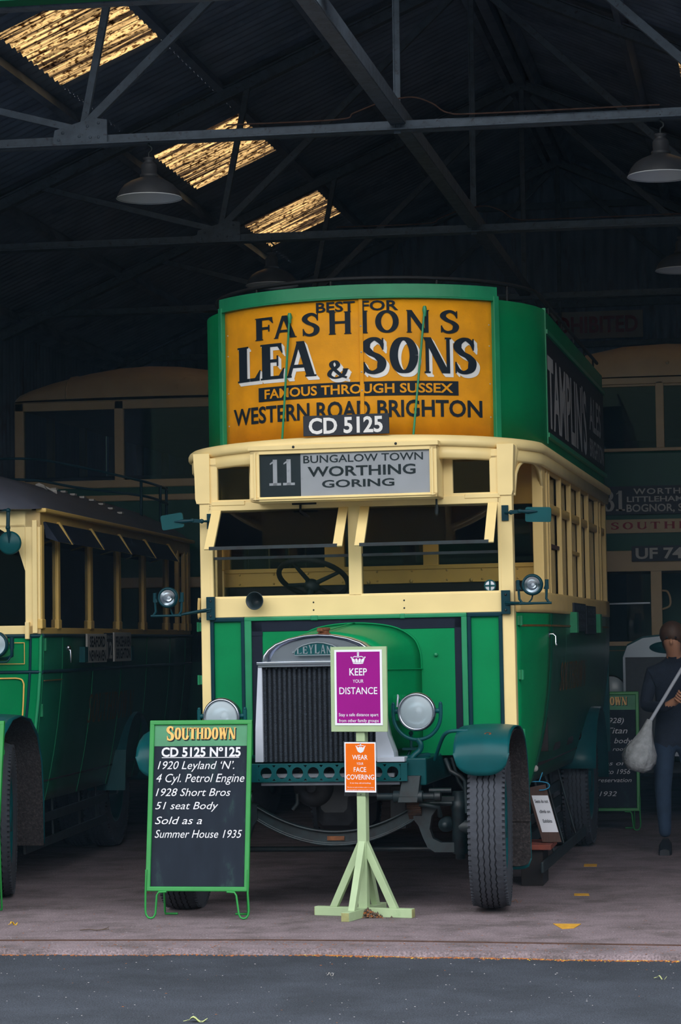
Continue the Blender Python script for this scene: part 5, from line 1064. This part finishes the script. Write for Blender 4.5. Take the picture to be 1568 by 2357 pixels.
# ------------------------------------------------------------------ chalkboards
TXT = [(1, 'CD 5125 N\u00ba125', (-.246,.253,.982,1.035), .03, 0), (1, "1920 Leyland \u2018N\u2019.", (-.268,.215,.905,.953), 0, .28), (1, '4 Cyl. Petrol Engine', (-.275,.28,.826,.876), 0, .28), (1, '1928 Short Bros', (-.275,.195,.742,.788), 0, .28), (1, '51 seat Body', (-.276,.12,.662,.706), 0, .28), (1, 'Sold as a', (-.275,.02,.572,.617), 0, .28), (1, 'Summer House 1935', (-.274,.272,.490,.537), 0, .28)]
TX2 = [(1, '(Fleet no.928)', (-.24,.19,.93,.975), .0, .25), (1, 'Leyland Titan', (-.27,.22,.84,.89), .0, .28), (1, 'Short Bros. body', (-.27,.26,.755,.80), .0, .28), (1, 'with sunshine roof', (-.27,.21,.69,.72), 0, .28), (1, 'in Mines of', (-.2,.20,.565,.60), 0, .28), (1, 'Southdown to 1956', (-.27,.24,.49,.53), 0, .28), (1, 'now in preservation', (-.27,.25,.42,.455), 0, .28), (1, '1932', (-.03,.12,.30,.34), 0, .28)]
def chalkboard(loc, rz_, lab, lines, names):
    t = thing('chalkboard', lab, 'chalkboard', loc, (0,0,rz_), group='chalkboards set out by the buses')
    tb = lambda u, v, d=0: (u, .04+.16*(v-.17)/1.03-d, v)
    def bar2(mb, u0, v0, u1, v1, d0, d1): mb.hexa([tb(u0,v0,d0),tb(u1,v0,d0),tb(u1,v0,d1),tb(u0,v0,d1),tb(u0,v1,d0),tb(u1,v1,d0),tb(u1,v1,d1),tb(u0,v1,d1)])
    mb = MB(); W2 = .3225
    bar2(mb,-W2,.17,-W2+.03,1.20,-.012,.016); bar2(mb,W2-.03,.17,W2,1.20,-.012,.016); bar2(mb,-W2,.17,W2,.198,-.012,.0165); bar2(mb,-W2,1.175,W2,1.203,-.012,.0165); mb.build('frame', 'board_green', t, bevel=.006)
    mb = MB(); bar2(mb,-W2+.02,.19,W2-.02,1.05,-.010,.002); mb.build('slate', 'slate', t, label='dark slate face')
    mb = MB(); bar2(mb,-W2+.02,1.045,W2-.02,1.18,-.010,.004); hd = mb.build('header', 'board_head', t)
    mb = MB()
    for o, mi in ((.006,1),(0,0)):
        for j, dd in enumerate(((o,-o),) if o else ((0,0),)):
            x = -.218
            kk = [('S',.054,1.166),('O',.045,1.158),('U',.05,1.158),('T',.046,1.158),('H',.05,1.158),('D',.05,1.158),('O',.045,1.158),('W',.062,1.158),('N',.05,1.158)]; tot = sum(k[1] for k in kk); sc = .440/tot
            for ch, wd, zt in kk:
                stext(mb, ch, (x+dd[0], x+wd*sc*.95+dd[0], (1.086 if ch != 'S' else 1.08)+dd[1], zt+dd[1]), lambda u, v: tb(u, v, .0065 if mi else .0075), mi, T=.30, t=.10, so=.06, sh=.07); x += wd*sc
    mb.build('header_lettering', ['gold', 'ink'], hd, label='gold shaded fleet name')
    mb = MB()
    for _, s_, box, bo, sh in lines: text(mb, s_, box, lambda u, v: tb(u, v, .0045), bold=bo, shear=sh)
    if names: bar2(mb, -.243, .973, .244, .977, .003, .0045)
    mb.build('chalk_lettering', 'chalk', t, label='white chalk-style lettering')
    for s in (-1, 1):
        o = s*(W2-.004); i = s*(W2-.075)
        mb = MB(); mb.tube([tb(o,.30,.018),tb(o,.16,.018),(o+s*.004,.03,.06),(o+s*.0,.028,.03),(o-s*.012,.028,.012),(o-s*.03,.028,.007),(o-s*.048,.028,.013),(i+s*.012,.03,.035),tb(i,.148,.018),tb(i-s*.012,.166,.018),tb(i-s*.06,.168,.018)], .0065, 8); mb.build('front_leg', 'board_green', t)
        mb = MB(); ob = s*(W2-.06); mb.tube([tb(ob,1.12,-.015),(ob,.27,.16),(ob,.285,.02),(ob,.29,.007),(s*(W2-.14),.29,.007)], .007, 8); mb.build('back_leg', 'board_green', t)
    mb = MB(); bar2(mb, -W2, .99, W2, 1.02, -.022, -.012); mb.build('cross_bar', 'board_green', t)
    return t
chalkboard((-3.505, 15.01, 0), 0, 'green framed chalkboard with gold heading, standing before the central bus', TXT, True)
TX0 = [(1, '1926 Dennis', (-.27,.2,.9,.95), 0, .28), (1, '30 seat Body', (-.27,.2,.8,.85), 0, .28)]
chalkboard((-5.15, 15.20, 0), -.05, 'green framed chalkboard edge at the left picture edge, before the single-decker', TX0[:0], False)
chalkboard((-1.515, 22.05, 0), .03, 'dim green framed chalkboard at the back, behind the central bus near the person', TX2, False)

# ------------------------------------------------------------------ distance sign on its post
SP = thing('distance_sign_post', 'pale green wooden post carrying a purple KEEP YOUR DISTANCE sign on crossed feet', 'sign', (-2.512, 15.27, 0), (0,0,math.radians(-12)))
mb = MB(); mb.box(-.029,.029,-.029,.029,.05,1.60); mb.build('post', 'pale_green', SP, bevel=.003)
for ax in (0, 1):
    mb = MB()
    if ax == 0: mb.box(-.318,.318,-.0275,.0275,0,.055)
    else: mb.box(-.026,.026,-.318,-.0275,0,.055); mb.box(-.026,.026,.0275,.318,0,.055)
    mb.build('foot_beam', 'pale_green', SP, bevel=.003)
    mb = MB()
    if ax == 0:
        for s in (-1, 1): mb.box(min(s*.3175,s*.3195), max(s*.3175,s*.3195), -.026, .026, .002, .053)
    else:
        for s in (-1, 1): mb.box(-.0245, .0245, min(s*.3175,s*.3195), max(s*.3175,s*.3195), .002, .053)
    mb.build('end_grain', 'pale_green_end', SP)
for dx, dy in ((-1,0),(1,0),(0,-1),(0,1)):
    mb = MB(); a = Vector((dx*.196, dy*.196, .055)); b = Vector((dx*.028, dy*.028, .425)); n_ = Vector((-dy, dx, 0))*.021; o_ = Vector((dx, dy, 0))*.048
    mb.hexa([a-n_-o_*.5, a+n_-o_*.5, a+n_+o_*.5, a-n_+o_*.5, b-n_-o_*.0-Vector((0,0,.07)), b+n_-Vector((0,0,.07)), b+n_+Vector((0,0,.035)), b-n_+Vector((0,0,.035))]); mb.build('strut', 'pale_green', SP, bevel=.002)
c12 = 1/cos(math.radians(12))
mb = MB(); mb.box(-.184,.184,-.047,-.029,1.124,1.643); SB = mb.build('sign_board', 'pale_green', SP, bevel=.002)
yS = -.052; U = lambda px: (px-833)/372*c12*.985; Zs = lambda py: 1.641-(py-1490)/375.7
mb = MB(); mb.box(-.156,.156,-.051,-.047,1.164,1.624, 0); mb.box(-.1425,.1425,-.0518,-.0508,1.177,1.612, 1)
PL = mb.build('distance_plate', ['poster_white','purple'], SB, label='purple plate with white border reading KEEP YOUR DISTANCE')
mb = MB(); fS = fy(-.0528)
for s_, a, b, c, d, bo in (('KEEP',812,854.5,1555,1539,.012),('YOUR',820,846,1572,1564.5,0),('DISTANCE',787,879,1598,1582.5,.006),('Stay a safe distance apart',785,881,1648.5,1641.5,.003),('from other family groups',785,881.5,1662,1655,.003)): text(mb, s_, (U(a)+.000,U(b),Zs(c),Zs(d)), fS, bold=bo)
crown(mb, U(833.5), Zs(1528), .098, .072, fS); mb.build('white_lettering', 'poster_white', PL)
mb = MB(); yO = -.0325; mb.box(-.1095,.1095,-.0312,-.029,.732,1.066, 0); FM = mb.build('laminate_sheet', 'film', SP, label='clear laminated sleeve')
mb = MB(); mb.box(-.1045,.1005,-.0322,-.0313,.755,1.060, 0); mb.box(-.0965,.093,-.0328,-.0318,.765,1.052, 1)
PO = mb.build('mask_poster', ['poster_white','orange'], SP, label='orange poster reading WEAR YOUR FACE COVERING')
mb = MB(); fO = fy(-.0334); UO = lambda px: (px-837.3)/372*c12*.985
for s_, a, b, c, d, bo in (('WEAR',817.6,855,1748,1737.5,.008),('YOUR',828,844.5,1760,1754.5,0),('FACE',821,851,1776,1765.5,.008),('COVERING',803,870,1793.5,1782.5,.008),('In our shop, caf\u00e9 and buildings',812,862,1803,1800,0),('This does not apply to children under 11, or those',804.5,869,1812.5,1810.3,0),('who have legitimate reasons not to wear a covering',804,869.5,1818.3,1816,0)): text(mb, s_, (UO(a),UO(b),Zs(c),Zs(d)), fO, bold=bo)
crown(mb, UO(838), Zs(1727), .066, .05, fO); mb.poly([(UO(838)-.022,Zs(1723)),(UO(838)-.018,Zs(1730)),(UO(838),Zs(1733)),(UO(838)+.018,Zs(1730)),(UO(838)+.022,Zs(1723)),(UO(838),Zs(1719))], fy(-.0337), 1); mb.build('white_lettering', ['poster_white','blind_white'], PO)
mb = MB()
for z in (1.05,.742): mb.ball((0,-.032,z), .0035, 4)
mb.ball((0,-.030,.40), .004, 4); mb.build('pin', 'dark_metal', SP)

# ------------------------------------------------------------------ the person with the long duster
PE = thing('person', 'person in dark jumper and blue jeans leaning over a long white duster', 'person', (-.78, 19.76, 0))
def skinned(name, nodes, edges, parent, pick, mats, sub=2):
    me = bpy.data.meshes.new('sk'); me.from_pydata([n_[0] for n_ in nodes], edges, []); o = bpy.data.objects.new('sk', me); COL.objects.link(o)
    me.attributes.new('skin_vertex_dummy', 'FLOAT', 'POINT')
    sm_ = o.modifiers.new('k', 'SKIN')
    if not me.skin_vertices: pass
    lay = me.skin_vertices[0].data
    for i, n_ in enumerate(nodes):
        r = n_[1]; lay[i].radius = r if isinstance(r, tuple) else (r, r)
        lay[i].use_root = (i == 0)
    ss = o.modifiers.new('u', 'SUBSURF'); ss.levels = sub; ss.render_levels = sub
    dg = bpy.context.evaluated_depsgraph_get(); dg.update(); ev = o.evaluated_get(dg).to_mesh()
    mb = MB(); fs = [tuple(p.vertices) for p in ev.polygons]; mb.add([tuple(v.co) for v in ev.vertices], fs, 0, True); mb.m = [pick(p.center) for p in ev.polygons]
    bpy.data.objects.remove(o); return mb.build(name, mats, parent)
J = [((0,.02,.93),(.165,.115)), ((0,.02,1.08),(.155,.11)), ((0,.0,1.28),(.18,.12)), ((0,-.02,1.42),(.15,.10)), ((.0,-.05,1.50),(.065,.065)), ((-.005,-.09,1.565),(.058,.068)), ((-.015,-.13,1.64),(.078,.095)), ((-.02,-.12,1.71),(.072,.085)),
     ((-.095,.01,.86),(.10,.10)), ((-.11,-.02,.50),(.068,.07)), ((-.10,.03,.12),(.050,.05)),
     ((.095,.01,.86),(.10,.10)), ((.12,.04,.50),(.068,.07)), ((.13,.10,.12),(.050,.05)),
     ((-.175,-.02,1.40),(.065,.065)), ((-.235,-.06,1.14),(.052,.052)), ((-.06,-.29,1.14),(.040,.04)), ((.045,-.345,1.21),(.030,.036)),
     ((.175,-.02,1.40),(.065,.065)), ((.25,-.10,1.16),(.052,.052)), ((.20,-.33,1.26),(.038,.038)), ((.14,-.355,1.37),(.030,.036))]
EJ = [(0,1),(1,2),(2,3),(3,4),(4,5),(5,6),(6,7),(0,8),(8,9),(9,10),(0,11),(11,12),(12,13),(3,14),(14,15),(15,16),(16,17),(3,18),(18,19),(19,20),(20,21)]
def pk(c):
    if c.z > 1.515 and abs(c.x) < .12: return 0
    if c.y < -.315 and 1.15 < c.z < 1.42: return 0
    return 1 if c.z > .84 else 2
skinned('body', J, EJ, PE, pk, ['skin','jumper','jeans'])
mb = MB()
for s, x, y in ((-1,-.10,.03),(1,.13,.10)):
    mb.loft([[(x+a*k, y+b, z) for a, z in ((-.05,.0),(.05,.0),(.048,.05*h_+.02),(.02,.09*h_+.015),(-.02,.09*h_+.015),(-.048,.05*h_+.02))] for b, k, h_ in ((.09,.6,.8),(.05,.95,1.1),(-.05,1,1),(-.13,1.0,.55),(-.19,.75,.35))], sm=True)
    mb.build('shoe', 'shoe', PE); mb = MB()
mb = MB(); mb.ball((-.012,-.10,1.70), .105, 10, sc=(.95,1.1,.98)); mb.ball((-.01,-.05,1.63), .085, 8, sc=(1,.9,1)); mb.build('hair', 'hair', PE)
mb = MB(); mb.ball((-.016,-.232,1.64), .018, 5, sc=(.8,1.1,1.3)); mb.build('nose', 'skin', PE)
mb = MB()
for s in (-1,1): mb.ball((-.016+s*.034,-.214,1.672), .009, 5)
mb.build('eye', 'black', PE)
for hx, hy, hz in ((.045,-.36,1.22),(.14,-.37,1.38)):
    for i in range(4):
        mb = MB(); o_ = Vector((hx, hy, hz))+Vector((.010*(i-1.5), 0, .017*(i-1.5)))
        mb.tube([o_+Vector((-.02,.02,.02)), o_+Vector((-.018,-.03,.012)), o_+Vector((.006,-.045,-.004)), o_+Vector((.022,-.028,-.016))], [.0085,.009,.008,.007], 7); mb.build('finger', 'skin', PE)
    mb = MB(); o_ = Vector((hx, hy, hz)); mb.tube([o_+Vector((.01,.02,.03)), o_+Vector((.03,-.01,.035)), o_+Vector((.034,-.035,.03))], [.010,.010,.008], 7); mb.build('thumb', 'skin', PE)
mb = MB(); mb.box(-.052,-.02,.02,.03,1.50,1.525); mb.build('collar_tag', 'string', PE)
DU = thing('long_duster', 'grey lambswool duster on a white pole held by the person at the right edge', 'duster', (-.97, 19.40, 1.03))
mb = MB(); mb.tube([(-.02,0,-.04),(.235,0,.37),(.42,.0,.665)], .014, 10); mb.build('pole', 'pole_white', DU)
ax = Vector((-.28,0,-.96)).normalized(); pr = [(.001,-.02),(.02,-.02),(.035,.04),(.055,.10),(.085,.17),(.11,.23),(.118,.29),(.105,.345),(.06,.385),(.001,.39)]
mb = MB(); mb.lathe(pr, (0,0,0), ax, 28)
for i, v in enumerate(mb.v):
    d = Vector(v); k = 1+.10*sin(i*2.7)+.06*sin(i*1.3); p = ax*d.dot(ax); mb.v[i] = tuple(p+(d-p)*k)
mb.build('wool_head', 'mop', DU, label='fluffy grey wool head')

# ------------------------------------------------------------------ marks, leaves and grit on the ground
mk = (([(-1.33,14.92),(-1.255,14.66),(-1.19,14.70),(-1.165,14.92)], 'yellow paint patch on the concrete, nearest the kerb'), ([(-1.345,16.68),(-1.335,16.55),(-1.235,16.55),(-1.25,16.68)], 'yellow paint patch on the concrete, level with the bus front wheel'), ([(-1.44,18.85),(-1.43,18.65),(-1.335,18.65),(-1.345,18.85)], 'yellow paint patch on the concrete, the deepest inside the shed'))
for p, lab in mk:
    mb = MB(); mb.prism(p, lambda a, b: (a, b, .0005), lambda a, b: (a, b, .003)); tag(mb.build('paint_patch', 'paint_yellow'), lab, 'paint mark', 'yellow paint patches on the concrete')
def leaf(nm, x, y, z, ln, wd, ang, m, lab, grp, curl=.25):
    mb = MB(); n_ = 9
    prof = [sin(PI*min(1, i/(n_-1)*.97+.02))**.7*(1-.35*i/(n_-1)) for i in range(n_)]
    mb.grid(lambda i, v: (lambda u, w_: (u*cos(ang)-w_*sin(ang), u*sin(ang)+w_*cos(ang), .004+curl*abs(w_)*.8+.012*sin(i*.9)))((i/(n_-1)-.5)*ln, v*wd/2*prof[i]), range(n_), [-1,-.5,0,.5,1]); mb.tube([(-ln*.5*cos(ang),-ln*.5*sin(ang),.008),(-ln*.8*cos(ang+.2),-ln*.8*sin(ang+.2),.004)], .0015, 4)
    o = mb.build(nm, m, solid=.0012); o.location = (x, y, z); return tag(o, lab, 'leaf', grp)
leaf('fallen_leaf', -2.61, 11.20, -.028, .085, .05, .2, 'leaf_pale', 'large pale green leaf on the tarmac at the bottom of the picture', None, .5)
leaf('fallen_leaf', -.60, 12.78, -.028, .05, .02, -.2, 'leaf_pale', 'small pale leaf on the tarmac near the right picture edge', None)
leaf('fallen_leaf', -2.28, 12.78, -.028, .03, .018, .5, 'sign_white', 'whitish leaf scrap on the tarmac below the sign post', None)
leaf('fallen_leaf', -4.55, 14.68, .002, .05, .035, .7, 'leaf_yellow', 'bright yellow leaf on the concrete at the left picture edge', None, .6)
leaf('fallen_leaf', -1.66, 16.12, .002, .05, .025, .1, 'leaf_brown', 'brown yellow leaf on the concrete beside the bus front wheel', None)
leaf('fallen_leaf', -4.18, 16.55, .002, .03, .02, .4, 'leaf_brown', 'small orange leaf on the dark floor left of the chalkboard', None)
mb = MB(); mb.tube([(0,0,.006),(.05,.02,.01),(.10,.0,.006),(.17,.02,.012)], .003, 5); mb.tube([(.10,0,.008),(.13,-.04,.01)], .002, 5); mb.tube([(.12,0,.008),(.15,.05,.014),(.16,.06,.02)], .002, 5); o = mb.build('twig', 'twig'); o.location = (-4.06, 14.40, 0); tag(o, 'thin forked brown twig on the concrete left of the chalkboard', 'twig')
def scatter(name, runs):
    mb = MB(); ms = []
    for k_, (m, cnt, fn, lo, hi, flat) in enumerate(runs):
        ms.append(m)
        for i in range(cnt):
            x, y, z = fn(); r = random.uniform(lo, hi); a = random.uniform(0, PI); c_, s_ = cos(a), sin(a); k = random.uniform(.4, 1)
            p = [(r, 0), (r*.3, r*k), (-r, r*.2), (-r*.2, -r*k)]
            mb.add([(x+u*c_-v*s_, y+u*s_+v*c_, z+.0005) for u, v in p]+[(x, y, z+r*flat)], [(0,1,4),(1,2,4),(2,3,4),(3,0,4)], k_)
    o = mb.build(name, ms); o['kind'] = 'stuff'; return o
def ue(): x = random.uniform(-5, .2); return x, edge_y(x)-abs(random.gauss(0, .022))-.004, -.03
def uer(): x = random.uniform(-2.6, .2); return x, edge_y(x)-abs(random.gauss(0, .028))-.004, -.03
def up_(): x = random.uniform(-5, .2); return x, edge_y(x)+random.uniform(.01, .45)**1.0, .0005
def uc(): x = random.uniform(-5.5, .3); return x, edge_y(x)+.05+2.6*random.random()**1.6, .0
def ua_(): return random.uniform(-4.6, -.2), random.uniform(10.6, 13.4), -.03
scatter('edge_leaf_litter', [('leaf_brown',700,ue,.004,.011,.5),('leaf_yellow',260,uer,.003,.008,.5),('leaf_brown',600,uer,.004,.011,.5),('leaf_brown',380,up_,.003,.008,.3)])
scatter('floor_grit', [('stone',650,uc,.002,.006,.4),('leaf_brown',420,uc,.003,.008,.25)])
scatter('yard_grit', [('stone',260,ua_,.002,.006,.5),('leaf_brown',40,ua_,.003,.009,.3)])
def ut(): a = random.uniform(0, 2*PI); r = abs(random.gauss(0, .045)); return -2.475+r*cos(a)*1.3, 15.20+r*sin(a)*.5, random.uniform(0, .05)*max(0, 1-r/.09)
scatter('dry_weeds', [('twig',160,ut,.004,.014,1.2),('leaf_brown',120,ut,.004,.012,1.0)])

# ------------------------------------------------------------------ bluish haze added inside the shed to lift its shadows
hz = bpy.data.materials.new('shadow_lift_air'); hz.use_nodes = True; t_ = hz.node_tree; t_.nodes.clear()
o_ = t_.nodes.new('ShaderNodeOutputMaterial'); v_ = t_.nodes.new('ShaderNodeVolumeScatter'); v_.inputs['Color'].default_value = (.38, .68, 1, 1); v_.inputs['Density'].default_value = .006
t_.links.new(v_.outputs[0], o_.inputs['Volume']); MT['haze'] = hz
mb = MB(); mb.box(RX-HS+.03, RX+HS-.03, 14.3, YB-.03, .02, 7.7); o = mb.build('shadow_lift_haze', 'haze'); o['kind'] = 'stuff'; o['label'] = 'thin bluish haze added to lift the shed shadows'
